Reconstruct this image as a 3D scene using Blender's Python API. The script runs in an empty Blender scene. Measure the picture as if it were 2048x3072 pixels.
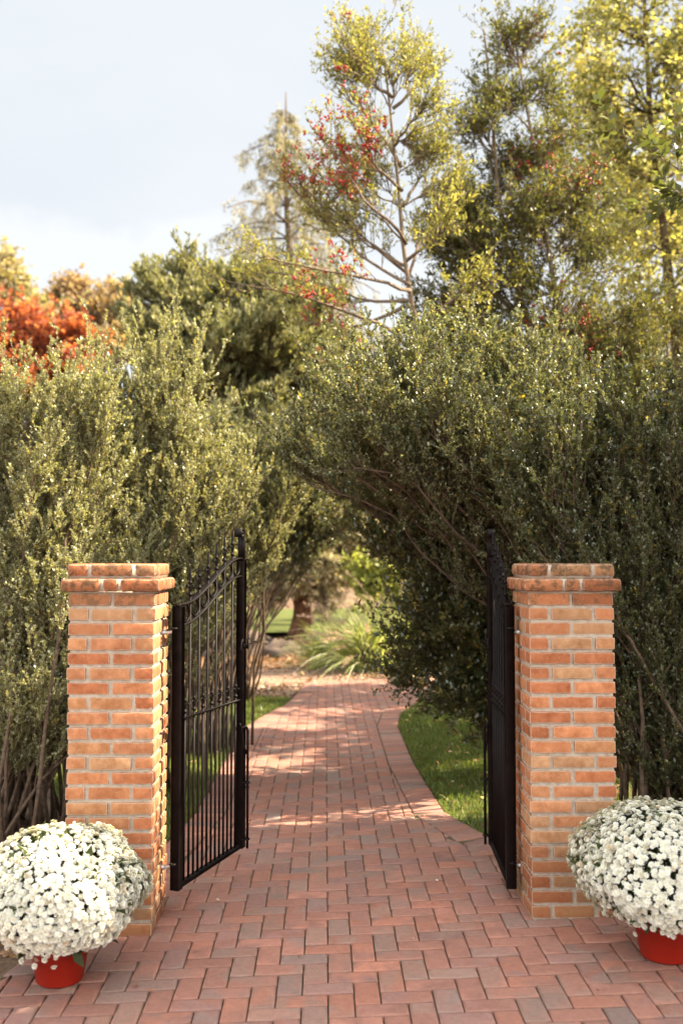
import bpy, math, random
import numpy as np
from mathutils import Vector, Matrix
R = math.radians
C = bpy.context.scene.collection
rng = np.random.default_rng(7)
random.seed(7)

# ------------------------------------------------------------------ camera
CAMZ = 1.67
YAW = R(0.94); PITCH = math.atan(144 / 2987)
cam_d = bpy.data.cameras.new("camera"); cam = bpy.data.objects.new("camera", cam_d); C.objects.link(cam)
cam.location = (0, 0, CAMZ); cam.rotation_euler = (math.pi / 2 + PITCH, 0, -YAW)
cam_d.sensor_fit = 'VERTICAL'; cam_d.sensor_height = 36; cam_d.sensor_width = 24; cam_d.lens = 35
cam_d.clip_start = 0.05; cam_d.clip_end = 2000
cam_d.dof.use_dof = True; cam_d.dof.focus_distance = 4.75; cam_d.dof.aperture_fstop = 2.0
bpy.context.scene.camera = cam
_ROT = np.array((Matrix.Rotation(-YAW, 3, 'Z') @ Matrix.Rotation(math.pi / 2 + PITCH, 3, 'X')))

def P(xd, yd, Y):
    """a survey direction at distance Y turned into a world point"""
    k = 2048 / 1568
    v = _ROT @ np.array((xd * k - 1024, 1536 - yd * k, -2987.0))
    return np.array((v[0] / v[1] * Y, Y, CAMZ + v[2] / v[1] * Y))

def gz(x, y=0):
    return 0.032 * np.clip(x, -3, 3)

# ------------------------------------------------------------------ materials
def new_mat(name):
    m = bpy.data.materials.new(name); m.use_nodes = True
    nt = m.node_tree; nt.nodes.clear()
    out = nt.nodes.new('ShaderNodeOutputMaterial')
    return m, nt, out

def N(nt, typ, **kw):
    n = nt.nodes.new(typ)
    for k, v in kw.items():
        if k.startswith('i_'):
            n.inputs[k[2:].replace('_', ' ')].default_value = v
        else:
            setattr(n, k, v)
    return n

def mixc(nt, fac, a, b, mode='MIX'):
    n = nt.nodes.new('ShaderNodeMix'); n.data_type = 'RGBA'; n.blend_type = mode
    for sock, val in ((n.inputs[0], fac), (n.inputs[6], a), (n.inputs[7], b)):
        if isinstance(val, (int, float)): sock.default_value = val
        elif isinstance(val, (tuple, list)): sock.default_value = (*val[:3], 1)
        else: nt.links.new(val, sock)
    return n.outputs[2]

def math_n(nt, op, a, b=None, c=None, clamp=False):
    n = nt.nodes.new('ShaderNodeMath'); n.operation = op; n.use_clamp = clamp
    for i, val in enumerate((a, b, c)):
        if val is None: continue
        if isinstance(val, (int, float)): n.inputs[i].default_value = val
        else: nt.links.new(val, n.inputs[i])
    return n.outputs[0]

def noise(nt, scale, detail=4, rough=.55, coord='Object', dist=0):
    tc = N(nt, 'ShaderNodeTexCoord')
    n = N(nt, 'ShaderNodeTexNoise'); n.inputs['Scale'].default_value = scale
    n.inputs['Detail'].default_value = detail; n.inputs['Roughness'].default_value = rough
    n.inputs['Distortion'].default_value = dist
    nt.links.new(tc.outputs[coord], n.inputs['Vector'])
    return n.outputs['Fac']

def ramp(nt, fac, lo, hi):
    n = N(nt, 'ShaderNodeMapRange'); n.inputs[1].default_value = lo; n.inputs[2].default_value = hi
    nt.links.new(fac, n.inputs[0]); return n.outputs[0]

def bump(nt, h, strength, dist):
    b = N(nt, 'ShaderNodeBump'); b.inputs['Strength'].default_value = strength; b.inputs['Distance'].default_value = dist
    nt.links.new(h, b.inputs['Height']); return b.outputs[0]

def attr_col(nt, name='Col'):
    return N(nt, 'ShaderNodeAttribute', attribute_name=name).outputs['Color']

def leaf_mat(name, rough=.42, transl=.35, spec=.5, tboost=1.6):
    m, nt, out = new_mat(name)
    col = attr_col(nt)
    b = N(nt, 'ShaderNodeBsdfPrincipled'); b.inputs['Roughness'].default_value = rough
    b.inputs['Specular IOR Level'].default_value = spec
    nt.links.new(col, b.inputs['Base Color'])
    t = N(nt, 'ShaderNodeBsdfTranslucent')
    warm = mixc(nt, 1.0, col, (1.04 * tboost, 1.03 * tboost, .45 * tboost), 'MULTIPLY')
    nt.links.new(warm, t.inputs['Color'])
    mx = N(nt, 'ShaderNodeMixShader'); mx.inputs[0].default_value = transl
    nt.links.new(b.outputs[0], mx.inputs[1]); nt.links.new(t.outputs[0], mx.inputs[2])
    nt.links.new(mx.outputs[0], out.inputs['Surface'])
    return m

def plain(name, col, rough=.6, metal=0, nscale=0, var=.25, bstr=0, bdist=.002, spec=.5):
    m, nt, out = new_mat(name)
    b = N(nt, 'ShaderNodeBsdfPrincipled'); b.inputs['Roughness'].default_value = rough
    b.inputs['Metallic'].default_value = metal; b.inputs['Specular IOR Level'].default_value = spec
    if nscale:
        f = noise(nt, nscale, 5)
        c = mixc(nt, ramp(nt, f, .3, .7), tuple(x * (1 - var) for x in col), tuple(min(1, x * (1 + var)) for x in col))
        nt.links.new(c, b.inputs['Base Color'])
        if bstr: nt.links.new(bump(nt, f, bstr, bdist), b.inputs['Normal'])
    else:
        b.inputs['Base Color'].default_value = (*col, 1)
    nt.links.new(b.outputs[0], out.inputs['Surface'])
    return m

def brick_mat():
    m, nt, out = new_mat('clay_brick')
    col = attr_col(nt)
    at = N(nt, 'ShaderNodeAttribute', attribute_name='edge').outputs['Fac']
    n1 = noise(nt, 19, 6, .68); n2 = noise(nt, 62, 6, .75); n3 = noise(nt, 210, 3, .75)
    c = mixc(nt, ramp(nt, n1, .3, .72), mixc(nt, 1., col, (.68, .56, .48), 'MULTIPLY'), mixc(nt, 1., col, (1.25, 1.32, 1.4), 'MULTIPLY'))
    c = mixc(nt, ramp(nt, n3, .58, .8), c, (.16, .055, .02))
    c = mixc(nt, math_n(nt, 'MULTIPLY', ramp(nt, n2, .60, .72), .6), c, (.50, .33, .21))
    # mortar smeared over the arrises
    e = math_n(nt, 'ADD', math_n(nt, 'MULTIPLY', at, .62), math_n(nt, 'MULTIPLY', n2, .62))
    c = mixc(nt, math_n(nt, 'MULTIPLY', ramp(nt, e, .68, .86), .7), c, (.40, .305, .225))
    # lichen and soot on the cap
    dk = N(nt, 'ShaderNodeAttribute', attribute_name='soot').outputs['Fac']
    s = math_n(nt, 'MULTIPLY', ramp(nt, math_n(nt, 'MULTIPLY', n1, math_n(nt, 'ADD', n2, .5)), .42, .6), dk)
    c = mixc(nt, s, c, (.045, .027, .012))
    b = N(nt, 'ShaderNodeBsdfPrincipled'); b.inputs['Roughness'].default_value = .88
    b.inputs['Specular IOR Level'].default_value = .25
    nt.links.new(c, b.inputs['Base Color'])
    h = math_n(nt, 'ADD', n2, math_n(nt, 'MULTIPLY', n3, .5))
    nt.links.new(bump(nt, h, .6, .004), b.inputs['Normal'])
    nt.links.new(b.outputs[0], out.inputs['Surface'])
    return m

def paver_mat():
    m, nt, out = new_mat('paving_brick')
    col = attr_col(nt)
    a2 = attr_col(nt, 'Col2')
    at = N(nt, 'ShaderNodeAttribute', attribute_name='edge').outputs['Fac']
    n1 = noise(nt, 7, 3, .5, dist=.3); n2 = noise(nt, 40, 5, .65); n3 = noise(nt, 420, 2, .8)
    c = mixc(nt, ramp(nt, n1, .42, .60), col, a2)
    c = mixc(nt, ramp(nt, n2, .35, .75), mixc(nt, 1., c, (.84, .82, .80), 'MULTIPLY'), mixc(nt, 1., c, (1.12, 1.12, 1.1), 'MULTIPLY'))
    c = mixc(nt, math_n(nt, 'MULTIPLY', ramp(nt, n3, .56, .8), .75), c, (.40, .30, .25))
    c = mixc(nt, math_n(nt, 'MULTIPLY', ramp(nt, n3, .44, .25), .6), c, (.09, .05, .04))
    e = math_n(nt, 'ADD', math_n(nt, 'MULTIPLY', at, .5), math_n(nt, 'MULTIPLY', n2, .5))
    c = mixc(nt, math_n(nt, 'MULTIPLY', ramp(nt, e, .62, .9), .5), c, (.10, .06, .035))
    b = N(nt, 'ShaderNodeBsdfPrincipled'); b.inputs['Roughness'].default_value = .8
    b.inputs['Specular IOR Level'].default_value = .35
    nt.links.new(c, b.inputs['Base Color'])
    nt.links.new(bump(nt, math_n(nt, 'ADD', n3, n2), .5, .0025), b.inputs['Normal'])
    nt.links.new(b.outputs[0], out.inputs['Surface'])
    return m

def ground_mat(name, a, b_, c_, s1, s2, bs=.6):
    m, nt, out = new_mat(name)
    n1 = noise(nt, s1, 5, .6); n2 = noise(nt, s2, 4, .7)
    c = mixc(nt, ramp(nt, n2, .35, .65), a, b_)
    c = mixc(nt, ramp(nt, n1, .45, .62), c, c_)
    b = N(nt, 'ShaderNodeBsdfPrincipled'); b.inputs['Roughness'].default_value = .95
    b.inputs['Specular IOR Level'].default_value = .2
    nt.links.new(c, b.inputs['Base Color'])
    nt.links.new(bump(nt, n2, bs, .02), b.inputs['Normal'])
    nt.links.new(b.outputs[0], out.inputs['Surface'])
    return m

def mortar_mat():
    return plain('mortar', (.37, .295, .225), .95, 0, 60, .18, .8, .004, .2)

def vcol_mat(name, rough=.6, spec=.4):
    m, nt, out = new_mat(name)
    b = N(nt, 'ShaderNodeBsdfPrincipled'); b.inputs['Roughness'].default_value = rough
    b.inputs['Specular IOR Level'].default_value = spec
    nt.links.new(attr_col(nt), b.inputs['Base Color'])
    nt.links.new(b.outputs[0], out.inputs['Surface'])
    return m

M = dict(
    brick=brick_mat(), paver=paver_mat(), mortar=mortar_mat(),
    iron=plain('black_iron', (.006, .0035, .003), .5, 0, 25, .5, .3, .001, .12),
    steel=plain('zinc_steel', (.55, .52, .48), .45, .6, 40, .15),
    pot=plain('red_plastic', (.24, .011, .004), .42, 0, 6, .1, 0, 0, .3),
    soil=ground_mat('soil', (.05, .03, .018), (.14, .085, .05), (.19, .12, .075), 1.6, 38),
    sand=ground_mat('joint_sand', (.085, .055, .036), (.13, .09, .06), (.07, .075, .024), 1.7, 40),
    lawn=ground_mat('lawn', (.06, .08, .016), (.09, .11, .022), (.10, .10, .028), 2.2, 60),
    mulch=ground_mat('mulch', (.12, .065, .04), (.36, .23, .16), (.24, .15, .10), 2.2, 22, 1.),
    drive=plain('pale_gravel', (.48, .42, .37), .9, 0, 12, .15),
    bark=plain('bark', (.10, .065, .042), .9, 0, 30, .45, .8, .01, .2),
    palebark=plain('pale_bark', (.15, .105, .07), .9, 0, 22, .4, .8, .008, .2),
    redbark=plain('red_bark', (.13, .06, .032), .9, 0, 16, .45, .8, .02, .2),
    glossy=leaf_mat('glossy_leaf', .40, .34, 1.0),
    leaf=leaf_mat('broad_leaf', .45, .42, .4),
    autumn=leaf_mat('autumn_leaf', .5, .5, .3),
    needle=leaf_mat('needle', .6, .28, .25),
    blade=leaf_mat('grass_blade', .45, .35, .4),
    petal=leaf_mat('petal', .6, .25, .2, 1.0),
    berry=plain('red_berry', (.36, .016, .012), .35),
    dryleaf=leaf_mat('dry_leaf', .7, .2, .2, 1.2),
)

# ------------------------------------------------------------------ mesh builders
class Acc:
    def __init__(s): s.v = []; s.f = []; s.c = []; s.n = 0; s.extra = {}
    def add(s, v, f, c=None, **ex):
        v = np.asarray(v, float).reshape(-1, 3); f = np.asarray(f, int)
        if f.size == 0: return
        s.v.append(v); s.f.append(f + s.n); s.n += len(v)
        if c is None: c = np.ones((len(v), 3))
        c = np.asarray(c, float)
        if c.ndim == 1: c = np.tile(c, (len(v), 1))
        s.c.append(c)
        for k, val in ex.items(): s.extra.setdefault(k, []).append(np.asarray(val, float))
    def build(s, name, mat, parent=None, smooth=False, origin=None):
        me = bpy.data.meshes.new(name)
        V = np.concatenate(s.v); F = s.f; col = np.concatenate(s.c)
        if origin is not None: V = V - np.asarray(origin)
        me.vertices.add(len(V)); me.vertices.foreach_set('co', V.astype(np.float32).ravel())
        loops = np.concatenate([f.ravel() for f in F])
        sizes = np.concatenate([np.full(len(f), f.shape[1]) for f in F])
        starts = np.concatenate(([0], np.cumsum(sizes)[:-1]))
        me.loops.add(len(loops)); me.loops.foreach_set('vertex_index', loops.astype(np.int32))
        me.polygons.add(len(sizes)); me.polygons.foreach_set('loop_start', starts.astype(np.int32))
        try: me.polygons.foreach_set('loop_total', sizes.astype(np.int32))
        except Exception: pass
        if smooth: me.polygons.foreach_set('use_smooth', np.ones(len(sizes), bool))
        me.update(calc_edges=True)
        def put(nm, arr):
            a = me.attributes.new(nm, 'FLOAT_COLOR', 'POINT')
            rgba = np.ones((len(V), 4), np.float32); rgba[:, :3] = arr; a.data.foreach_set('color', rgba.ravel())
        put('Col', col)
        for k, lst in s.extra.items():
            arr = np.concatenate(lst)
            if arr.ndim == 1:
                a = me.attributes.new(k, 'FLOAT', 'POINT'); a.data.foreach_set('value', arr.astype(np.float32))
            else: put(k, arr)
        me.validate()
        me.materials.append(mat)
        o = bpy.data.objects.new(name, me); C.objects.link(o)
        if parent is not None: o.parent = parent
        if origin is not None: o.location = origin
        return o

def tag(o, label=None, cat=None, group=None, kind=None):
    if label: o['label'] = label
    if cat: o['category'] = cat
    if group: o['group'] = group
    if kind: o['kind'] = kind
    return o

def thing(name, loc, label, cat, group=None):
    o = bpy.data.objects.new(name, None); C.objects.link(o); o.location = loc; o.empty_display_size = .1
    return tag(o, label, cat, group)

def unit(a): return a / np.maximum(np.linalg.norm(a, axis=-1, keepdims=True), 1e-9)

def box_vf(lo, hi):
    x0, y0, z0 = lo; x1, y1, z1 = hi
    v = [(x0, y0, z0), (x1, y0, z0), (x1, y1, z0), (x0, y1, z0), (x0, y0, z1), (x1, y0, z1), (x1, y1, z1), (x0, y1, z1)]
    f = [(0, 3, 2, 1), (4, 5, 6, 7), (0, 1, 5, 4), (1, 2, 6, 5), (2, 3, 7, 6), (3, 0, 4, 7)]
    return np.array(v, float), np.array(f)

def cham_box(lo, hi, b):
    """box with small chamfers on every edge (24 verts)"""
    lo = np.array(lo, float); hi = np.array(hi, float)
    V = []; idx = {}
    for ax in range(3):
        for s in (0, 1):
            for i in (0, 1):
                for j in (0, 1):
                    p = np.zeros(3); a1, a2 = [k for k in range(3) if k != ax]
                    p[ax] = (lo, hi)[s][ax]
                    p[a1] = lo[a1] + b if i == 0 else hi[a1] - b
                    p[a2] = lo[a2] + b if j == 0 else hi[a2] - b
                    idx[(ax, s, i, j)] = len(V); V.append(p)
    F = []; T = []
    for ax in range(3):
        for s in (0, 1):
            F.append([idx[(ax, s, 0, 0)], idx[(ax, s, 1, 0)], idx[(ax, s, 1, 1)], idx[(ax, s, 0, 1)]])
    key = lambda sx, sy, sz, ax: idx[(ax, (sx, sy, sz)[ax], *[(sx, sy, sz)[k] for k in range(3) if k != ax])]
    for a in range(3):                       # edges along axis a
        b1, b2 = [k for k in range(3) if k != a]
        for s1 in (0, 1):
            for s2 in (0, 1):
                q = []
                for e, ax in ((0, b1), (0, b2), (1, b2), (1, b1)):
                    s = [0, 0, 0]; s[a] = e; s[b1] = s1; s[b2] = s2
                    q.append(key(*s, ax))
                F.append(q)
    for sx in (0, 1):
        for sy in (0, 1):
            for sz in (0, 1): T.append([key(sx, sy, sz, 0), key(sx, sy, sz, 1), key(sx, sy, sz, 2)])
    return np.array(V), np.array(F), np.array(T)

def tubes(acc, pts, rad, k=5, col=None, cap=True):
    """pts (n,m,3), rad (n,m)"""
    pts = np.asarray(pts, float); rad = np.asarray(rad, float)
    if pts.ndim == 2: pts = pts[None]; rad = rad[None]
    n, m, _ = pts.shape
    t = unit(np.gradient(pts, axis=1))
    ref = np.zeros_like(t); ref[..., 2] = 1
    ref[np.abs(t[..., 2]) > .85] = (1, 0, 0)
    rr = ref[:, :1].repeat(m, 1)
    # one reference per strand keeps rings untwisted
    mean = unit(t.mean(1)); r0 = np.where(np.abs(mean[:, 2:3]) > .7, np.array([[1., .03, 0]]), np.array([[0, .03, 1.]]))
    rr = np.repeat(r0[:, None], m, 1)
    u = unit(np.cross(t, rr)); w = np.cross(t, u)
    a = np.arange(k) * 2 * np.pi / k
    ring = pts[:, :, None] + rad[:, :, None, None] * (np.cos(a)[None, None, :, None] * u[:, :, None] + np.sin(a)[None, None, :, None] * w[:, :, None])
    V = ring.reshape(-1, 3)
    i = np.arange(n)[:, None, None] * m * k; j = np.arange(m - 1)[None, :, None] * k; q = np.arange(k)[None, None, :]
    q2 = (q + 1) % k
    F = np.stack([i + j + q, i + j + q2, i + j + k + q2, i + j + k + q], -1).reshape(-1, 4)
    c = None
    if col is not None:
        col = np.asarray(col, float)
        c = np.repeat(col, m * k, 0) if col.ndim == 2 else np.tile(col, (len(V), 1))
    acc.add(V, F, c)
    if cap:
        for e in (0, m - 1):
            base = (np.arange(n) * m * k + e * k)[:, None] + np.arange(k)[None]
            if e == 0: base = base[:, ::-1]
            acc.f.append(base + acc.n - len(V))

def lathe(acc, prof, k=12, at=(0, 0, 0), col=None):
    prof = np.array(prof, float); m = len(prof); a = np.arange(k) * 2 * np.pi / k
    V = np.stack([prof[:, :1] * np.cos(a), prof[:, :1] * np.sin(a), np.repeat(prof[:, 1:2], k, 1)], -1).reshape(-1, 3) + np.array(at)
    j = np.arange(m - 1)[:, None] * k; q = np.arange(k)[None]; q2 = (q + 1) % k
    F = np.stack([j + q, j + q2, j + k + q2, j + k + q], -1).reshape(-1, 4)
    acc.add(V, F, col)

# ---------------------------------------------------------- growing things
def rand_unit(r, n):
    return unit(r.normal(size=(n, 3)))

def curve(r, start, end, m=7, sag=0, wig=.03):
    """strands from start to end: (n,m,3); sag bows them upward"""
    t = np.linspace(0, 1, m)[None, :, None]
    L = np.linalg.norm(end - start, axis=-1)[:, None, None]
    p = start[:, None] * (1 - t) + end[:, None] * t
    p[..., 2] += (np.asarray(sag).reshape(-1, 1) * 4 * (t * (1 - t))[..., 0] * L[..., 0])
    w = np.cumsum(r.normal(size=p.shape), 1); w -= w[:, :1]; w -= t * w[:, -1:]
    return p + w * wig * L / math.sqrt(m)

def at_param(pts, idx, t):
    m = pts.shape[1]; x = np.clip(t, 0, .9999) * (m - 1); i = x.astype(int); f = (x - i)[:, None]
    a = pts[idx, i]; b = pts[idx, i + 1]
    return a * (1 - f) + b * f, unit(b - a)

def spawn(r, pts, per, t0, t1, ang, asd, length, lsd, up=0., m=5, bend=.2, out=None, outw=0, taper=.4, wig=.03, tpow=1.):
    n = len(pts); idx = np.repeat(np.arange(n), per)
    t = t0 + (t1 - t0) * r.random(len(idx)) ** tpow
    p, tan = at_param(pts, idx, t)
    rad = unit(np.cross(tan, rand_unit(r, len(idx))))
    a = np.clip(r.normal(ang, asd, len(idx)), .05, 2.2)[:, None]
    d = tan * np.cos(a) + rad * np.sin(a)
    d[:, 2] += up
    if out is not None: d += outw * unit(p - np.asarray(out))
    d = unit(d)
    L = length * np.minimum(np.exp(r.normal(0, lsd, len(idx))), 1.55) * (1 - taper * t)
    tt = np.linspace(0, 1, m)[None, :, None]
    q = p[:, None] + d[:, None] * L[:, None, None] * tt
    q[..., 2] += bend * L[:, None] * tt[..., 0] ** 2
    w = np.cumsum(r.normal(size=q.shape), 1); w -= w[:, :1]
    return q + w * wig * L[:, None, None] / math.sqrt(m)

def palette(r, n, cols, var=.18):
    cols = np.array(cols, float)
    c = cols[r.integers(0, len(cols), n)] * np.exp(r.normal(0, var, (n, 1)))
    return np.clip(c, 0, 1)

def leaves(acc, r, pos, d, size, aspect, cols, var=.2, upn=.6, fold=.12, szv=.25):
    n = len(pos)
    d = unit(d)
    nrm = rand_unit(r, n); nrm[:, 2] = np.abs(nrm[:, 2]) + upn
    s = unit(np.cross(d, nrm)); nn = np.cross(s, d)
    L = (size * np.exp(r.normal(0, szv, n)))[:, None]; W = L * aspect * .5
    v = np.empty((n, 4, 3))
    v[:, 0] = pos; v[:, 1] = pos + d * L * .48 + s * W + nn * L * fold
    v[:, 2] = pos + d * L; v[:, 3] = pos + d * L * .48 - s * W + nn * L * fold
    c = np.repeat(palette(r, n, cols, var), 4, 0)
    acc.add(v, np.arange(n * 4).reshape(n, 4), c)

def leaf_on(acc, r, pts, per, size, aspect, cols, t0=.1, radial=.8, up=.2, **kw):
    n = len(pts); idx = np.repeat(np.arange(n), per)
    t = t0 + (1 - t0) * (r.random(len(idx)))
    p, tan = at_param(pts, idx, t)
    d = tan * .6 + unit(np.cross(tan, rand_unit(r, len(idx)))) * radial + np.array((0, 0, up))
    leaves(acc, r, p, d, size, aspect, cols, **kw)

def taper_rad(n, m, r0, r1, pw=1.):
    return np.tile(r0 + (r1 - r0) * np.linspace(0, 1, m)[None] ** pw, (n, 1))

def lumps_targets(r, lumps, n, shell=.45):
    w = np.array([l[3] ** 2 for l in lumps]); w = w / w.sum()
    k = r.choice(len(lumps), n, p=w)
    c = np.array([l[:3] for l in lumps])[k]; R_ = np.array([l[3] for l in lumps])[k]
    return c + rand_unit(r, n) * (R_ * (shell + (1 - shell) * r.random(n)))[:, None]

def lump(xd, yd, rd, Y):
    p = P(xd, yd, Y); return (*p, rd / 2287 * Y)

# ================================================================== SETTING
from mathutils.geometry import tessellate_polygon

def sheet(name, poly, dz, mat, kind='structure', res=None):
    pts = [Vector((x, y, 0)) for x, y in poly]
    tri = tessellate_polygon([pts])
    V = np.array([(x, y, gz(x) + dz) for x, y in poly]); F = np.array(tri)
    a, b, c = V[F[:, 0]], V[F[:, 1]], V[F[:, 2]]
    flip = np.cross(b - a, c - a)[:, 2] < 0; F[flip] = F[flip][:, ::-1]
    A = Acc(); A.add(V, F); o = A.build(name, mat); return tag(o, kind=kind)

xs = np.array([-400, -60, -12, -3, 0, 3, 12, 60, 400]); ys = np.array([-60, -5, 0, 5, 10, 15, 25, 60, 150, 700])
V = np.array([(x, y, gz(x) - .03) for y in ys for x in xs]); nx = len(xs)
F = np.array([(j * nx + i, j * nx + i + 1, (j + 1) * nx + i + 1, (j + 1) * nx + i) for j in range(len(ys) - 1) for i in range(nx - 1)])
A = Acc(); A.add(V, F); tag(A.build('ground', M['soil']), kind='structure')

OUT = [(-2.7, -1), (-1.8, 3.3), (-1.36, 4.1), (-1.22, 4.7), (-1.18, 5.15), (-.97, 5.95), (-.87, 6.8), (-.85, 8.5), (-.82, 10.2),
       (-.66, 11.0), (-.47, 11.7), (-.34, 12.7), (-.29, 13.75), (1.0, 13.9), (2.4, 13.7), (4.2, 13.2), (4.2, 11.9), (1.9, 12.05),
       (1.42, 11.95), (1.05, 11.5), (.82, 10.8), (.72, 10.0), (.72, 8.2), (.78, 6.6), (.97, 5.98), (1.33, 5.45), (1.36, 4.75),
       (2.3, 4.72), (4, 4.6), (4.0, -1)]
OUTA = np.array(OUT)
def inside(p):
    x, y = p; c = False; n = len(OUT)
    for i in range(n):
        x1, y1 = OUT[i]; x2, y2 = OUT[i - 1]
        if (y1 > y) != (y2 > y) and x < (x2 - x1) * (y - y1) / (y2 - y1) + x1: c = not c
    return c
SEG = []
for i in range(len(OUT)):
    a = OUTA[i]; b = OUTA[(i + 1) % len(OUT)]
    t = (b - a) / np.linalg.norm(b - a); nrm = np.array((-t[1], t[0]))
    if not inside((a + b) / 2 + nrm * .01): nrm = -nrm
    border = min(a[1], b[1]) > 5.1 and max(a[0], b[0]) < 1.6 and max(a[1], b[1]) < 12.8
    SEG.append((a, b, t, nrm, border))

def clip_half(poly, p, n):
    out = []
    for i in range(len(poly)):
        a, b = poly[i], poly[(i + 1) % len(poly)]
        da, db = (a - p) @ n, (b - p) @ n
        if da >= 0: out.append(a)
        if (da >= 0) != (db >= 0): out.append(a + (b - a) * da / (da - db))
    return out
def inset(poly, d):
    n = len(poly); L = []
    for i in range(n):
        a, b = poly[i], poly[(i + 1) % n]; t = b - a; l = np.linalg.norm(t)
        if l < 1e-4: return None
        t = t / l; L.append((a + np.array((-t[1], t[0])) * d, t))
    res = []
    for i in range(n):
        (p, t), (q, s) = L[i - 1], L[i]
        den = t[0] * s[1] - t[1] * s[0]
        if abs(den) < 1e-4: res.append(q); continue
        k = ((q - p)[0] * s[1] - (q - p)[1] * s[0]) / den; res.append(p + t * k)
    return res
def area(poly):
    return .5 * sum(poly[i - 1][0] * poly[i][1] - poly[i][0] * poly[i - 1][1] for i in range(len(poly)))

PAV = Acc()
PCOLS = np.array([(.315, .138, .096), (.335, .146, .102), (.30, .135, .097), (.345, .14, .09), (.27, .135, .108)])
PGREY = np.array([(.245, .150, .116), (.265, .158, .12), (.225, .148, .122)])
def paver(poly):
    if area(poly) < 0: poly = poly[::-1]
    if area(poly) < .0007: return
    o = inset(poly, .0022); k_ = 1 if area(poly) > .006 else .4; r_ = inset(poly, .0022 + .003 * k_); q = inset(poly, .0022 + .0138 * k_)
    if o is None or r_ is None or q is None or area(q) <= 0: return
    n = len(poly); c = sum(poly) / n
    dz = rng.normal(0, .0011); tx, ty = rng.normal(0, .006, 2)
    def ring(pl, z): return np.array([(p[0], p[1], gz(p[0]) + z + dz + (p[0] - c[0]) * tx + (p[1] - c[1]) * ty) for p in pl])
    V = np.concatenate([ring(o, -.03), ring(o, -.0042), ring(r_, -.0006), ring(q, 0)])
    i = np.arange(n); j = (i + 1) % n
    F = np.concatenate([np.stack([k * n + i, k * n + j, (k + 1) * n + j, (k + 1) * n + i], 1) for k in range(3)])
    col = PCOLS[rng.integers(5)] * math.exp(rng.normal(0, .10))
    g = PGREY[rng.integers(3)] * math.exp(rng.normal(0, .10))
    u = rng.random()
    if u < .15: c1, c2 = g, g * .5 + col * .5
    elif u < .58: c1, c2 = col, g * .7 + col * .3
    else: c1, c2 = col, PCOLS[rng.integers(5)] * .9
    e = np.concatenate([np.ones(2 * n), np.full(n, .8), np.zeros(n)])
    m = len(V)
    PAV.add(V, F, np.tile(c1, (m, 1)), Col2=np.tile(c2, (m, 1)), edge=e)
    PAV.f.append((3 * n + i)[None] + PAV.n - m)
w = .1
for iy in range(-10, 140):
    for ix in range(-28, 43):
        k = (ix - iy) % 4
        if k == 0: rect = (ix, iy, 2, 1)
        elif k == 3: rect = (ix, iy, 1, 2)
        else: continue
        x0, y0 = rect[0] * w + .013, rect[1] * w + .02
        poly = [np.array(p) for p in ((x0, y0), (x0 + rect[2] * w, y0), (x0 + rect[2] * w, y0 + rect[3] * w), (x0, y0 + rect[3] * w))]
        cen = sum(poly) / 4
        if cen[1] < 1.0: continue
        # visible wedge only
        if abs(cen[0] - .01 * cen[1]) > .42 * cen[1] + .6: continue
        ok = inside(cen)
        if not ok and not any(inside(p) for p in poly): continue
        for a, b, t, nrm, border in SEG:
            d = np.clip((cen - a) @ t, 0, np.linalg.norm(b - a)); near = np.linalg.norm(cen - (a + t * d))
            if near < .42:
                s = (cen - a) @ t
                if -.12 < s < np.linalg.norm(b - a) + .12:
                    poly = clip_half(poly, a + nrm * (.205 if border else .003), nrm)
                    if len(poly) < 3: break
        if len(poly) >= 3 and (ok or inside(sum(poly) / len(poly))): paver(poly)
for a, b, t, nrm, border in SEG:                 # soldier course along the path
    if not border: continue
    L = np.linalg.norm(b - a); n = max(1, round(L / .102))
    for k in range(n):
        p = a + t * L * k / n; q = a + t * L * (k + 1) / n
        paver([p, q, q + nrm * .203, p + nrm * .203])
tag(PAV.build('brick_path', M['paver']), kind='structure')
sheet('path_bedding', OUT, -.009, M['sand'])

LAWN_L = [(-1.45, 6.3), (-.99, 5.99), (-.88, 6.8), (-.86, 8.5), (-.83, 10.2), (-.67, 11.0), (-.48, 11.7), (-.42, 12.2), (-1.2, 12.5), (-3, 12.4), (-7, 13), (-7, 8.6), (-2.2, 8.0)]
LAWN_R = [(.79, 6.6), (.98, 5.99), (1.4, 5.6), (5, 5.8), (7, 11.8), (1.9, 12.0), (1.43, 11.93), (1.06, 11.48), (.83, 10.8), (.73, 10.0), (.73, 8.2)]
sheet('lawn', LAWN_L, -.014, M['lawn']); sheet('lawn', LAWN_R, -.014, M['lawn'])
sheet('lawn', [(-30, 21.5), (3, 22.5), (3, 33), (-30, 33)], -.014, M['lawn'])
sheet('mulch_bed', [(-7, 13.01), (-3, 12.41), (-1.2, 12.51), (-.43, 12.25), (-.31, 13.76), (1.0, 13.91), (1.2, 15.4), (-7, 15.4)], -.012, M['mulch'])
sheet('gravel_drive', [(1.9, 14.6), (3.2, 14.0), (30, 13.5), (30, 21), (3.6, 20)], -.013, M['drive'])
sheet('sandy_verge', [(1.0, 13.92), (2.4, 13.72), (3.1, 13.6), (3.0, 14.05), (1.95, 14.5), (1.3, 14.6)], -.011,
      ground_mat('sandy', (.30, .22, .13), (.22, .19, .08), (.36, .28, .2), 3, 30))

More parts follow.
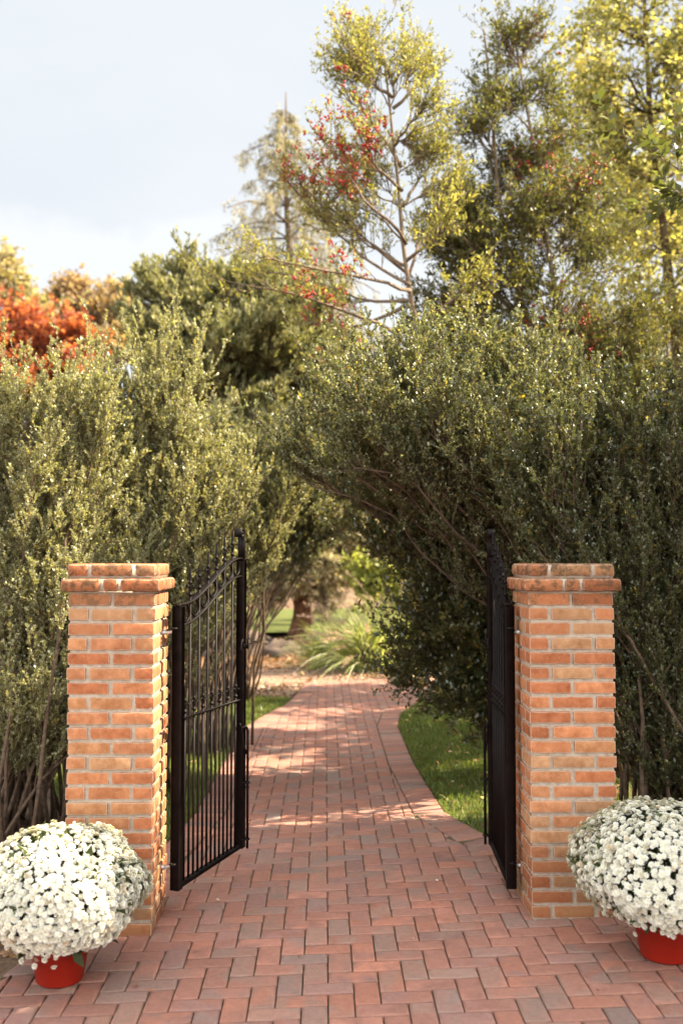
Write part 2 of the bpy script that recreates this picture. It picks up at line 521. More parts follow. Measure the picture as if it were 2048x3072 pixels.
def tri_points(r, poly, n):
    tri = tessellate_polygon([[Vector((x, y, 0)) for x, y in poly]]); T = np.array([[poly[i] for i in t] for t in tri])
    ar = np.abs((T[:, 1, 0] - T[:, 0, 0]) * (T[:, 2, 1] - T[:, 0, 1]) - (T[:, 1, 1] - T[:, 0, 1]) * (T[:, 2, 0] - T[:, 0, 0]))
    k = r.choice(len(T), n, p=ar / ar.sum()); u, v = r.random((2, n)); f = u + v > 1; u[f], v[f] = 1 - u[f], 1 - v[f]
    return T[k, 0] + (T[k, 1] - T[k, 0]) * u[:, None] + (T[k, 2] - T[k, 0]) * v[:, None]

G = Acc(); r = np.random.default_rng(3)
gl = [(-1.45, 6.3), (-.985, 5.985), (-.87, 6.8), (-.85, 8.5), (-.82, 10.2), (-.66, 11.0), (-.47, 11.7), (-.41, 12.25), (-1.2, 12.6), (-3.2, 12.5), (-3.2, 8.1), (-2.2, 8.0)]
gr = [(.785, 6.6), (.975, 5.985), (1.4, 5.6), (3.4, 5.8), (3.4, 11.8), (1.9, 12.02), (1.42, 11.93), (1.05, 11.48), (.82, 10.8), (.725, 10.0), (.725, 8.2)]
for poly, n in ((gl, 60000), (gr, 55000)):
    q = tri_points(r, poly, n)
    pos = np.column_stack([q, gz(q[:, 0]) - .016]); d = r.normal(0, .38, (n, 3)); d[:, 2] = 1
    leaves(G, r, pos, d, .045, .11, [(.085, .125, .02), (.115, .155, .026), (.14, .165, .036), (.16, .15, .05)], upn=0, fold=.05)
tag(G.build('grass', M['blade']), kind='stuff')

# leaf litter under the shrubs, over the mulch and strewn on the lawn
G = Acc(); r = np.random.default_rng(4)
def litter(poly, n, size, cols, z=-.02, flat=.3):
    q = tri_points(r, poly, n); pos = np.column_stack([q, gz(q[:, 0]) + z + .012 * r.random(n)])
    d = r.normal(0, 1, (n, 3)); d[:, 2] *= flat
    leaves(G, r, pos, d, size, .5, cols, upn=1.5, fold=.15)
BR = [(.22, .11, .05), (.30, .17, .08), (.16, .08, .04), (.36, .20, .07), (.42, .30, .2)]
litter([(-4, 4.2), (-1.4, 4.2), (-1.25, 5.2), (-1.1, 6.2), (-4, 6.6)], 2600, .05, BR)
litter([(-5, 12.5), (-1.2, 12.6), (-.45, 12.3), (-.32, 13.7), (.9, 13.95), (.9, 15.3), (-5, 15.3)], 9000, .07, [(.38, .25, .18), (.28, .17, .11), (.46, .33, .25), (.2, .11, .07)])
litter([(-6, 15.4), (1, 15.4), (1, 22), (-6, 22)], 5000, .10, [(.20, .10, .05), (.14, .07, .035), (.28, .15, .08)])
litter(gl, 260, .045, BR, z=.012); litter(gr, 650, .045, BR + [(.5, .4, .15)], z=.012)
litter([(1.0, 6.4), (1.0, 6.0), (1.42, 5.5), (2.6, 5.7), (2.4, 6.6)], 1400, .035, BR, z=-.005)
litter([(1.4, 4.75), (4, 4.7), (4.5, 6), (1.4, 5.6)], 1500, .05, BR)
tag(G.build('leaf_litter', M['dryleaf']), kind='stuff')
G = Acc()
litter([(-1.2, 3.3), (1.5, 3.3), (1.3, 4.4), (.7, 6.5), (.7, 10), (.9, 13.5), (-.25, 13.5), (-.8, 10), (-.8, 6.5), (-.7, 5)], 90, .022, [(.45, .2, .08), (.5, .4, .3), (.3, .12, .06)], z=.003, flat=.1)
tag(G.build('stray_leaf_bits', M['dryleaf']), kind='stuff')

# ================================================================== PILLARS
def hash_disp(p, seed, amp):
    s = np.sin(p @ np.array([[57.3, 91.7, 41.1], [83.9, 33.1, 77.7], [29.3, 67.1, 95.3]]) * 1.3 + seed)
    s2 = np.sin(p @ np.array([[157.3, 191.7, 241.1], [283.9, 133.1, 177.7], [229.3, 167.1, 95.3]]) + seed * 2.1)
    return (s * .6 + s2 * .4) * amp

def clay(acc, lo, hi, col, soot=0., b=.0019, amp=.0014):
    lo = np.array(lo); hi = np.array(hi); seed = rng.random() * 50
    ins = .011
    def axis(k):
        n = max(1, int(round((hi[k] - lo[k] - 2 * ins) / .022)))
        return np.concatenate([[lo[k]], np.linspace(lo[k] + ins, hi[k] - ins, n + 1), [hi[k]]])
    for ax in range(3):
        a1, a2 = [(1, 2), (2, 0), (0, 1)][ax]
        u, v = axis(a1), axis(a2); U, W_ = np.meshgrid(u, v, indexing='ij'); nu, nv = U.shape
        ru = np.zeros(U.shape, bool); ru[0] = ru[-1] = True; rv = np.zeros(U.shape, bool); rv[:, 0] = rv[:, -1] = True
        for s in (0, 1):
            p = np.zeros(U.shape + (3,)); p[..., a1] = U; p[..., a2] = W_; p[..., ax] = hi[ax] if s else lo[ax]
            sg = -1 if s else 1
            p[..., ax] += sg * b * (ru | rv)
            p[..., a1] += np.where(ru, np.where(U == u[0], b, -b), 0)
            p[..., a2] += np.where(rv, np.where(W_ == v[0], b, -b), 0)
            q = p.reshape(-1, 3); q = q + hash_disp(q, seed, amp)
            i, j = np.meshgrid(np.arange(nu - 1), np.arange(nv - 1), indexing='ij'); base = (i * nv + j).ravel()
            F = np.stack([base, base + nv, base + nv + 1, base + 1], 1)
            if not s: F = F[:, ::-1]
            e = (ru | rv).astype(float).ravel()
            acc.add(q, F, np.tile(col, (len(q), 1)), edge=e, soot=np.full(len(q), soot))
BCOL = np.array([(.40, .145, .055), (.38, .145, .058), (.42, .155, .06), (.36, .12, .045), (.40, .17, .066), (.38, .185, .08), (.345, .11, .04), (.41, .165, .066)])
def bcol(k=1.): return BCOL[rng.integers(len(BCOL))] * np.array((1, 1.07, 1.18)) * math.exp(rng.normal(0, .07)) * k

def course(acc, x0, y0, x1, y1, z0, z1, flip, soot=0, colk=1.):
    """a course of a square pier: two stretchers front and back, one in each flank, or the same turned"""
    S = x1 - x0; j = .0125
    w = .0905 * S / .396; L = (S - j) / 2
    rects = [(0, 0, L, w), (L + j, 0, S, w), (0, S - w, L, S), (L + j, S - w, S, S),
             (0, w + j, w, S - w - j), (S - w, w + j, S, S - w - j)]
    sx, sy = np.clip(rng.normal(0, .0022, 2), -.003, .003)
    for (a, b, c, d) in rects:
        if flip: a, b, c, d = b, a, d, c
        jx = rng.normal(0, .0012, 4)
        clay(acc, (x0 + a + sx + jx[0], y0 + b + sy + jx[1], z0 + rng.normal(0, .0008)), (x0 + c + sx + jx[2], y0 + d + sy + jx[3], z1 + rng.normal(0, .0008)), bcol(colk), soot)

def pillar(x0, y0, label, hinge_side, hinge_y):
    S = .396; T = 1.652; xc = x0 + S / 2; base = float(gz(xc)); root = np.array((xc, y0 + S / 2, base))
    t = thing('brick_pillar', root, label, 'pillar', 'brick gate pillars')
    A = Acc(); B = Acc(); z = T - .126 - .0097; k = 0
    while z > base - .02:
        course(A, x0, y0, x0 + S, y0 + S, z - .0555, z, k % 2, soot=(.65 if k == 0 else .12 if k < 3 else .25 if z < base + .3 else 0), colk=(.82 if z < base + .2 else 1))
        z -= .0677; k += 1
    sh = Acc(); sh.v, sh.f, sh.c, sh.extra, sh.n = A.v, A.f, A.c, A.extra, A.n
    b = sh.build('shaft', M['brick'], None); b.parent = t; b.location = -Vector(root)
    v, f = box_vf((x0 + .0085, y0 + .0085, base - .05), (x0 + S - .0085, y0 + S - .0085, T - .12))
    mo = Acc()
    # a lumpy mortar core: subdivided faces with a little unevenness
    for ax, (a1, a2) in ((0, (1, 2)), (1, (0, 2))):
        for s in (0, 1):
            u = np.linspace(v[:, a1].min(), v[:, a1].max(), 40); w_ = np.linspace(v[:, a2].min(), v[:, a2].max(), 160)
            U, W_ = np.meshgrid(u, w_, indexing='ij'); p = np.zeros(U.shape + (3,)); p[..., a1] = U; p[..., a2] = W_
            p[..., ax] = v[:, ax].max() if s else v[:, ax].min()
            q = p.reshape(-1, 3); q = q + hash_disp(q, 3., .0022)
            i, j = np.meshgrid(np.arange(39), np.arange(159), indexing='ij'); bs = (i * 160 + j).ravel()
            mo.add(q, np.stack([bs, bs + 160, bs + 161, bs + 1], 1))
    o = mo.build('mortar_joints', M['mortar'], b, smooth=True)
    # cap: a projecting course and a crown course
    A = Acc(); pr = .028
    X0, Y0, X1, Y1 = x0 - pr, y0 - pr, x0 + S + pr, y0 + S + pr; W = X1 - X0; j = .011
    z1 = T - .068; z0 = z1 - .058
    def ring_course(A, X0, Y0, W, z0, z1, cuts, soot, dep=.095):
        for side in range(4):
            e = 0
            for (a, b_) in cuts:
                lo2, hi2 = (a, 0), (b_, dep)
                if side in (0, 2):
                    y = (Y0 + rng.normal(0, .001), Y0 + dep) if side == 0 else (Y0 + W - dep, Y0 + W)
                    clay(A, (X0 + a, y[0], z0), (X0 + b_, y[1], z1), bcol(.9), soot, .005, .002)
                else:
                    a2, b2 = max(a, dep + j), min(b_, W - dep - j)
                    if b2 - a2 < .03: continue
                    x = (X0, X0 + dep) if side == 3 else (X0 + W - dep, X0 + W)
                    clay(A, (x[0], Y0 + a2, z0), (x[1], Y0 + b2, z1), bcol(.9), soot, .005, .002)
    m = W / 2; hw = .034
    ring_course(A, X0, Y0, W, z0, z1, [(0, m - hw - j), (m - hw, m + hw), (m + hw + j, W)], .8)
    # infill so the top of the projecting course is closed
    S2 = .404; xx = xc - S2 / 2; yy = y0 + S / 2 - S2 / 2
    ring_course(A, xx, yy, S2, T - .058, T, [(0, .096), (.096 + j, S2 - .096 - j), (S2 - .096, S2)], .8)
    clay(A, (xx + .106, yy + .106, T - .06), (xx + S2 / 2 - .005, yy + S2 - .106, T - .001), bcol(), .7)
    clay(A, (xx + S2 / 2 + .005, yy + .106, T - .06), (xx + S2 - .106, yy + S2 - .106, T - .001), bcol(), .7)
    c = A.build('cap', M['brick'], None); c.parent = t; c.location = -Vector(root)
    mo = Acc(); mo.add(*box_vf((X0 + .009, Y0 + .009, z0 + .003), (X1 - .009, Y1 - .009, z1 - .0015)))
    mo.add(*box_vf((xx + .008, yy + .008, z1 - .001), (xx + S2 - .008, yy + S2 - .008, T - .004)))
    mo.add(*box_vf((x0 + .003, y0 + .003, z0 - .010), (x0 + S - .003, y0 + S - .003, z0 + .002)))
    mo.build('mortar_bed', M['mortar'], c)
    xs = x0 + S if hinge_side > 0 else x0
    for zz in (1.32, .207):
        A = Acc(); d = hinge_side
        pts = [(xs - d * .05, hinge_y, zz), (xs + d * .028, hinge_y, zz), (xs + d * .048, hinge_y, zz + .004), (xs + d * .056, hinge_y, zz + .016), (xs + d * .056, hinge_y, zz + .05)]
        tubes(A, [pts], [[.008, .008, .008, .008, .008]], 8)
        tubes(A, [[(xs - d * .02, hinge_y, zz), (xs + d * .020, hinge_y, zz)]], [[.0105, .0105]], 8)
        o = A.build('hinge_pin', M['steel'], None, smooth=True); o.parent = t; o.location = -Vector(root)
    return t

HL = (-.707, 4.84); HR = (.892, 4.84)
pillar(-1.177, 4.6, 'square orange brick pillar with corbelled cap at the left of the open gateway, mums at its foot', 1, HL[1])
pillar(.940, 4.6, 'square orange brick pillar with sooty corbelled cap at the right of the open gateway', -1, HR[1])

# ================================================================== GATES
def gate(hinge, free, label, side):
    h = np.array(hinge); f = np.array(free); Wd = np.linalg.norm(f - h); u = (f - h) / Wd
    v = np.array((u[1], -u[0])) * (1 if side > 0 else -1)      # towards the passage
    root = np.array((h[0], h[1], float(gz(h[0]))))
    t = thing('iron_gate', root, label, 'gate', 'black iron gate leaves')
    def tw(p):
        p = np.asarray(p, float); return np.stack([h[0] + p[..., 0] * u[0] + p[..., 1] * v[0], h[1] + p[..., 0] * u[1] + p[..., 1] * v[1], p[..., 2]], -1) - root
    def fin(A, name, parent=t, smooth=False):
        A.v = [tw(x) for x in A.v]; A2 = A
        o = A2.build(name, M['iron'], parent, smooth)
        return o
    def bar(lo, hi, b=.003):
        A = Acc(); V, F, T = cham_box(lo, hi, b); A.add(V, F); A.f.append(T + A.n - len(V)); return A
    zb = .10
    top = lambda x: 1.452 + .225 * (lambda s: s * s * (3 - 2 * s))(np.clip((x - .02) / (Wd - .05), 0, 1))
    fin(bar((-.0235, -.0235, zb), (.0235, .0235, 1.448)), 'hinge_post')
    lp = bar((Wd - .022, -.022, zb), (Wd + .022, .022, 1.668)); 
    lpo = fin(lp, 'latch_post')
    A = bar((Wd - .026, -.026, 1.668), (Wd + .026, .026, 1.676), .002); fin(A, 'post_collar', lpo)
    # flat bar that rises from the latch post and curls over into a scroll
    A = Acc(); zt = 1.836
    path = [(0.008, 1.676), (0.008, 1.75), (0.008, zt - .02)]
    for a in np.linspace(0, 2 * np.pi * 1.45, 26):
        rr = .029 - .0026 * a
        path.append((.008 - .029 + rr * math.cos(a) , zt - .02 + rr * math.sin(a)))
    path = np.array(path); path[:, 0] = -(path[:, 0] - .008)
    tv = unit(np.gradient(path, axis=0)); nv = np.stack([-tv[:, 1], tv[:, 0]], 1) * .003
    Vv = []
    for (p, q) in zip(path, nv):
        for xx in (Wd - .021, Wd + .021):
            for sg in (1, -1): Vv.append((Wd - (p[0] + sg * q[0]), xx - Wd, p[1] + sg * q[1]))
    n = len(path); F = []
    for i in range(n - 1):
        a, b = 4 * i, 4 * (i + 1)
        for (k, l) in ((0, 1), (1, 3), (3, 2), (2, 0)): F.append((a + k, a + l, b + l, b + k))
    F.append((0, 2, 3, 1)); F.append((4 * n - 4, 4 * n - 3, 4 * n - 1, 4 * n - 2))
    A.add(np.array(Vv), np.array(F)); fin(A, 'scroll', lpo)
    # ogee rails
    for name, dz in (('top_rail', 0), ('arched_rail', -.098)):
        A = Acc(); xs_ = np.linspace(-.0235 if dz == 0 else .0235, Wd - .022, 40); Vv = []
        for x in xs_:
            z = top(x) + dz
            for (y, dzz) in ((-.019, 0), (.019, 0), (.019, .006), (-.019, .006)): Vv.append((x, y, z + dzz))
        F = [(4 * i + k, 4 * i + (k + 1) % 4, 4 * i + 4 + (k + 1) % 4, 4 * i + 4 + k) for i in range(39) for k in range(4)]
        F += [(0, 3, 2, 1), (156, 157, 158, 159)]
        A.add(np.array(Vv), np.array(F)); fin(A, name)
    zm = .900
    fin(bar((.0235, -.017, zm), (Wd - .022, .017, zm + .008), .002), 'mid_rail')
    fin(bar((.0235, -.019, zb + .004), (Wd - .022, .019, zb + .022), .003), 'bottom_rail')
    bay = (Wd - .0455) / 7
    def finial(x, z, s=1.):
        A = Acc(); prof = [(.0055, 0), (.0055, .014), (.0115, .016), (.013, .021), (.0115, .026), (.006, .029), (.0075, .040), (.0095, .052), (.008, .066), (.0065, .074), (.0105, .077), (.0105, .083), (.0062, .087), (.0078, .100), (.0055, .125), (.0028, .148), (.0004, .165)]
        lathe(A, [(r_, z * 1 + zz * s) for r_, zz in prof], 8, (x, 0, 0))
        for sg in (-1, 1):                        # curled leaves at either side
            for ax in (0, 1):
                a = np.linspace(-.6, 3.6, 9); rr = .0085 * s
                q = np.stack([.0135 + rr * np.cos(a) * .9, .060 * s + rr * np.sin(a)], 1)
                pts = np.zeros((9, 3)); pts[:, ax] = sg * q[:, 0]; pts[:, 2] = z + q[:, 1]; pts[:, 0] += x
                tubes(A, [pts], [np.linspace(.0035, .0022, 9)], 5)
        return A
    for i in range(1, 7):
        x = .0235 + bay * i; A = Acc(); tubes(A, [[(x, 0, zb + .02), (x, 0, .5), (x, 0, top(x) + .03)]], [[.0062] * 3], 8)
        o = fin(A, 'picket', smooth=True); fin(finial(x, top(x) + .012), 'finial', o, True)
    for i in range(7):
        x = .0235 + bay * (i + .5); A = Acc(); tubes(A, [[(x, 0, zb + .02), (x, 0, .5), (x, 0, zm + .022)]], [[.0062] * 3], 8)
        o = fin(A, 'picket', smooth=True); fin(finial(x, zm + .012, .92), 'finial', o, True)
        A = Acc(); a = np.linspace(0, 2 * np.pi, 25); rr = .0415
        zc = top(x) - .046
        pts = np.stack([x + rr * np.cos(a), 0 * a, zc + rr * np.sin(a)], 1)
        q = Acc(); Vv = []
        for k in range(24):
            ca, sa = math.cos(a[k]), math.sin(a[k])
            for (dr, dy) in ((-.0028, -.006), (.0028, -.006), (.0028, .006), (-.0028, .006)): Vv.append((x + (rr + dr) * ca, dy, zc + (rr + dr) * sa))
        F = [(4 * k + m, 4 * k + (m + 1) % 4, 4 * ((k + 1) % 24) + (m + 1) % 4, 4 * ((k + 1) % 24) + m) for k in range(24) for m in range(4)]
        A.add(np.array(Vv), np.array(F)); fin(A, 'ring', t)
    # hinge eyes
    for zz in (1.342, .229):
        A = Acc(); a = np.linspace(0, 2 * np.pi, 17)
        tubes(A, [np.stack([-.040 + .012 * np.cos(a), 0 * a + .0, 0 * a + zz + .012 * np.sin(a) * 0], 1) + np.stack([0 * a, .012 * np.sin(a), 0 * a], 1)], [np.full(17, .0055)], 6)
        tubes(A, [[(-.03, 0, zz), (-.018, 0, zz)]], [[.006, .006]], 6)
        fin(A, 'hinge_eye', t, True)
    # thumb latch
    zl = 1.200; A = Acc(); sgn = 1
    a = np.linspace(0, np.pi * 1.05, 12)
    tubes(A, [np.stack([Wd - .055 + 0 * a + .03 * (1 - np.cos(a)) * .5, .024 + .0 * a, zl + .02 + .035 * np.sin(a) - .05 * (1 - a / np.pi).clip(0, 1)], 1)], [np.full(12, .005)], 6)
    tubes(A, [[(Wd + .012, .02, zl + .004), (Wd + .115, .036, zl + .014)]], [[.0065, .005]], 6)
    V_, F_, T_ = cham_box((Wd - .03, .0225, zl - .006), (Wd + .03, .030, zl + .006), .001); A.add(V_, F_); A.f.append(T_ + A.n - len(V_))
    tubes(A, [[(Wd + .026, .026, zl - .02), (Wd + .030, .026, zl + .035), (Wd + .04, .026, zl + .052), (Wd + .05, .026, zl + .03)]], [[.0065, .0065, .005, .004]], 6)
    fin(A, 'latch', t, True)
    # cane bolt in its staples
    A = Acc(); xb = Wd + .004; yb = .040
    tubes(A, [[(xb, yb, zb), (xb, yb, .4), (xb, yb, .735), (xb - .004, yb - .004, .752), (xb - .018, yb - .012, .760), (xb - .045, yb - .014, .750)]], [[.0075] * 6], 8)
    tubes(A, [[(xb - .075, .026, .785), (xb - .06, .028, .765), (xb - .045, .030, .68), (xb - .02, .034, .64), (xb - .006, .036, .61)]], [[.0045] * 5], 6)
    o = fin(A, 'cane_bolt', t, True)
    for zz in (.455, .15):
        A = Acc(); a = np.linspace(np.pi / 2, -np.pi / 2, 9)
        loop = [(xb - .022, .018, zz)] + [(xb - .002 - .013 * math.sin(q), yb - .004 + .015 * math.cos(q), zz) for q in -a] [::-1] + [(xb + .014, .018, zz)]
        tubes(A, [loop], [[.005] * len(loop)], 6); fin(A, 'staple', o, True)
    A = Acc(); lathe(A, [(.011, .425), (.011, .432), (.0075, .432)], 8, (xb, yb, 0)); fin(A, 'stop_collar', o)
    return t

gate(HL, (-.462, 5.53), 'black iron gate leaf swung open beside the left brick pillar, rings and spear finials showing', 1)
gate(HR, (.926, 5.57), 'black wrought iron gate leaf seen nearly edge on against the right brick pillar', -1)

# ================================================================== POTTED MUMS
def blossom_proto(r):
    V = []; F = []; Cc = []
    def petal(a, L, wd, lift, z0):
        ca, sa = math.cos(a), math.sin(a); b = len(V)
        for (x, y, z) in ((.002, -wd * .35, 0), (.002, wd * .35, 0), (L * .65, wd * .5, lift * .6), (L * .65, -wd * .5, lift * .6), (L, wd * .18, lift * .75), (L, -wd * .18, lift * .75)):
            V.append((x * ca - y * sa, x * sa + y * ca, z + z0)); Cc.append((.72, .69, .62) if x > .003 else (.60, .54, .34))
        F.extend([(b, b + 1, b + 2, b + 3), (b + 3, b + 2, b + 4, b + 5)])
    for k in range(17): petal(2 * np.pi * k / 17 + r.normal(0, .07), .0185 * math.exp(r.normal(0, .08)), .0046, -.002 + r.normal(0, .0012), 0)
    for k in range(14): petal(2 * np.pi * k / 14 + r.normal(0, .1), .0142 * math.exp(r.normal(0, .08)), .0042, .0042 + r.normal(0, .001), .0012)
    for k in range(9): petal(2 * np.pi * k / 9 + r.normal(0, .1), .0092, .0045, .0065, .002)
    b = len(V)
    for k in range(6): V.append((.0034 * math.cos(k * np.pi / 3), .0034 * math.sin(k * np.pi / 3), .0042)); Cc.append((.66, .56, .26))
    V.append((0, 0, .006)); Cc.append((.70, .62, .34)); V.append((0, 0, .006)); Cc.append((.70, .62, .34))
    for k in range(0, 6, 2): F.append((b + k, b + k + 1, b + (k + 2) % 6, b + 6))
    return np.array(V), np.array(F), np.array(Cc)
def potted_mum(x, y, dome_r, zc, rz, top_r, pot_h, label, seed):
    r = np.random.default_rng(seed); g = float(gz(x)); root = np.array((x, y, g))
    t = thing('potted_chrysanthemum', root, label, 'potted plant', 'white chrysanthemums in red pots')
    A = Acc(); b = top_r * .80
    lathe(A, [(0.001, .003), (b * .92, .002), (b - .004, .005), (b, .012), (top_r * .99, pot_h - .018), (top_r * 1.035, pot_h - .016), (top_r * 1.05, pot_h - .006), (top_r * 1.035, pot_h), (top_r * .96, pot_h), (top_r * .93, pot_h - .02), (.001, pot_h - .025)], 48)
    A.build('flower_pot', M['pot'], t, True)
    protos = [blossom_proto(r) for _ in range(6)]
    pm = []
    for pv, pf, pc in protos:
        a = Acc(); a.add(pv, pf, pc); o = a.build('blossom', M['petal'], t); pm.append(o)
    n = 5600; i = np.arange(n) + .5
    ct = 1 - i / n * 1.63; phi = i * np.pi * (1 + 5 ** .5) + r.normal(0, .5, n); ct = np.clip(ct + r.normal(0, .02, n), -.66, 1); st = np.sqrt(1 - ct ** 2)
    d = np.stack([st * np.cos(phi), st * np.sin(phi), ct], 1)
    lob = 1 + .05 * np.sin(phi * 3 + 1 + seed) * st + .03 * np.sin(phi * 5 + ct * 4) + .025 * np.sin(ct * 9 + phi * 2)
    zr = np.where(ct > 0, rz, rz * .92)
    shrink = np.where(ct < 0, 1 + .25 * ct, 1)
    pos = d * lob[:, None] * np.stack([dome_r * shrink, dome_r * shrink, zr], 1) * (1 + r.normal(0, .022, n))[:, None]
    pos[:, 2] += zc
    keep = r.random(n) < np.clip(1.05 + ct * .95, .45, 1.0)
    patch = np.sin(phi * 4.3 + seed) * np.sin(ct * 11 + 2) + .4 * np.sin(phi * 9 + ct * 20)
    keep &= ~((patch > .85) & (ct < .05) & (r.random(n) < .75))
    nrm = unit(d * np.array((1, 1, 1.1)) + np.array((0, 0, .22)) + r.normal(0, .24, (n, 3)))
    pos, nrm = pos[keep], nrm[keep]; n = len(pos)
    # hanging stray blossoms at the skirt
    k = 6; a = r.random(k) * 2 * np.pi; st_ = np.stack([np.cos(a) * dome_r * (.40 + .2 * r.random(k)), np.sin(a) * dome_r * (.40 + .2 * r.random(k)), zc - rz * (.72 + .12 * r.random(k))], 1)
    pos = np.concatenate([pos, st_]); nrm = np.concatenate([nrm, unit(np.column_stack([np.cos(a), np.sin(a), -.3 + 0 * a]) + r.normal(0, .3, (k, 3)))]); n = len(pos)
    tang = unit(np.cross(nrm, rand_unit(r, n))); bit = np.cross(nrm, tang)
    sc = np.exp(r.normal(0, .12, n)) * .70
    cam_p = np.array((0, 0, CAMZ)) - root
    tocam = unit(cam_p - pos); facing = (tocam * nrm).sum(1); dist = np.linalg.norm(cam_p - pos, axis=1)
    score = facing * sc ** 2 / dist ** 2; score[np.abs((pos[:, 0] + root[0]) / (pos[:, 1] + root[1]) - .0164) > .335] = -1
    best = set(np.argsort(-score)[:100].tolist())
    which = r.integers(0, 6, n); used = [False] * 6
    BL = Acc()
    for q in range(n):
        Rm = np.stack([tang[q], bit[q], nrm[q]], 1)
        if q in best:
            w_ = which[q]; o = pm[w_] if not used[w_] else pm[w_].copy()
            if used[w_]: C.objects.link(o); o.parent = t
            used[w_] = True
            mt = Matrix.Identity(4)
            for a_ in range(3):
                for b_ in range(3): mt[a_][b_] = Rm[a_, b_] * sc[q]
                mt[a_][3] = pos[q][a_]
            o.matrix_basis = mt
        else:
            pv, pf, pc = protos[which[q]]
            tint = np.array((1, 1, 1.)) * (1 + r.normal(0, .04)) if r.random() > .07 else np.array((.93, .82, .70)) * r.uniform(.7, 1)
            BL.add(pv @ Rm.T * sc[q] * (1 if r.random() > .08 else .55) + pos[q], pf, np.clip(pc * tint, 0, 1))
    for w_ in range(6):
        if not used[w_]: bpy.data.objects.remove(pm[w_])
    o = BL.build('blossom_mass', M['petal'], t); tag(o, kind='stuff')
    # foliage
    A = Acc(); m = 5200; dd = rand_unit(r, m); dd = dd[dd[:, 2] > -.75]; m = len(dd)
    rr = (.55 + .40 * r.random(m) ** .5)[:, None]
    pp = dd * rr * np.array((dome_r, dome_r, rz)) * np.where(dd[:, 2:] < 0, np.array([[.82, .82, .85]]), 1.); pp[:, 2] += zc
    leaves(A, r, pp, dd + r.normal(0, .6, (m, 3)), .034, .5, [(.05, .07, .022), (.075, .09, .03), (.04, .055, .018)], var=.25)
    k = 260; e = pos[r.integers(0, n, k)] * np.array((.97, .97, 1)) - nrm[r.integers(0, n, k)] * .004
    s = np.zeros((k, 3)); s[:, :2] = r.normal(0, .04, (k, 2)); s[:, 2] = pot_h - .02
    tubes(A, curve(r, s, e, 6, .10), taper_rad(k, 6, .003, .0012), 4, (.05, .055, .02), cap=False)
    A.build('foliage', M['leaf'], t)
    return t
potted_mum(-1.075, 4.15, .338, .335, .272, .118, .165, 'white chrysanthemum dome in a red pot below the left brick pillar', 11)
potted_mum(1.40, 4.15, .365, .340, .275, .130, .165, 'white chrysanthemum dome in a red pot at the foot of the right brick pillar', 12)

# ================================================================== SHRUBS AND TREES
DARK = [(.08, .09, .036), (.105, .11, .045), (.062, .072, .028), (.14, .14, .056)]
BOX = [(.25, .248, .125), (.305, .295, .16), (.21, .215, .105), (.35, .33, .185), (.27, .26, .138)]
def shrub(name, label, cat, base, lumps, n_stem, cols, seed, k1=14, k2=10, per=20, size=.0155, aspect=.52, l1=.55, l2=.12, up=.5,
          mat='glossy', bark='bark', stem_r=.015, shell=.35, spread=.22, t0=.35, group=None, berries=0, yellow=.03, szv=.25):
    r = np.random.default_rng(seed); g = float(gz(base[0])); root = np.array((base[0], base[1], g - .02))
    t = thing(name, root, label, cat, group)
    tg = lumps_targets(r, lumps, n_stem, shell)
    s = np.tile(root, (n_stem, 1)); s[:, :2] += r.normal(0, spread, (n_stem, 2)); s[:, 2] -= .02
    st = curve(r, s, tg, 9, .07 + .05 * r.random(n_stem), .05)
    b1 = spawn(r, st, k1, t0, 1., .62, .22, l1, .3, up, 6, .25, taper=.25, wig=.05)
    b1 = np.concatenate([b1, spawn(r, st, 5, .82, 1., .34, .15, l1 * .98, .40, up * 1.3, 6, .15, taper=.1, wig=.04)])
    b2 = spawn(r, b1, k2, .08, 1., .62, .2, l2, .35, up * .3, 4, .15, taper=.55)
    T = Acc()
    tubes(T, st, taper_rad(n_stem, 9, stem_r, stem_r * .35), 5)
    tubes(T, b1, taper_rad(len(b1), 6, .0042, .0014), 3, cap=False)
    tubes(T, b2, taper_rad(len(b2), 4, .0017, .0008), 3, cap=False)
    T.build('stems', M[bark], t, False).location = -Vector(root)
    A = Acc()
    leaf_on(A, r, b2, per, size, aspect, cols, szv=szv)
    leaf_on(A, r, b1, int(per * 1.6), size * .95, aspect, cols, t0=.2, szv=szv, radial=.9)
    if yellow: leaf_on(A, r, b2[r.random(len(b2)) < yellow * 4], max(1, per // 4), size, aspect, [(.38, .26, .03), (.30, .20, .04)])
    cr = A.build('foliage', M[mat], t); cr.location = -Vector(root)
    if berries:
        B = berry_mesh(r, b2, berries); o = B.build('berries', M['berry'], cr); tag(o, kind='stuff')
    print(name, len(b2), len(A.v) and sum(len(x) for x in A.v) // 4)
    return t

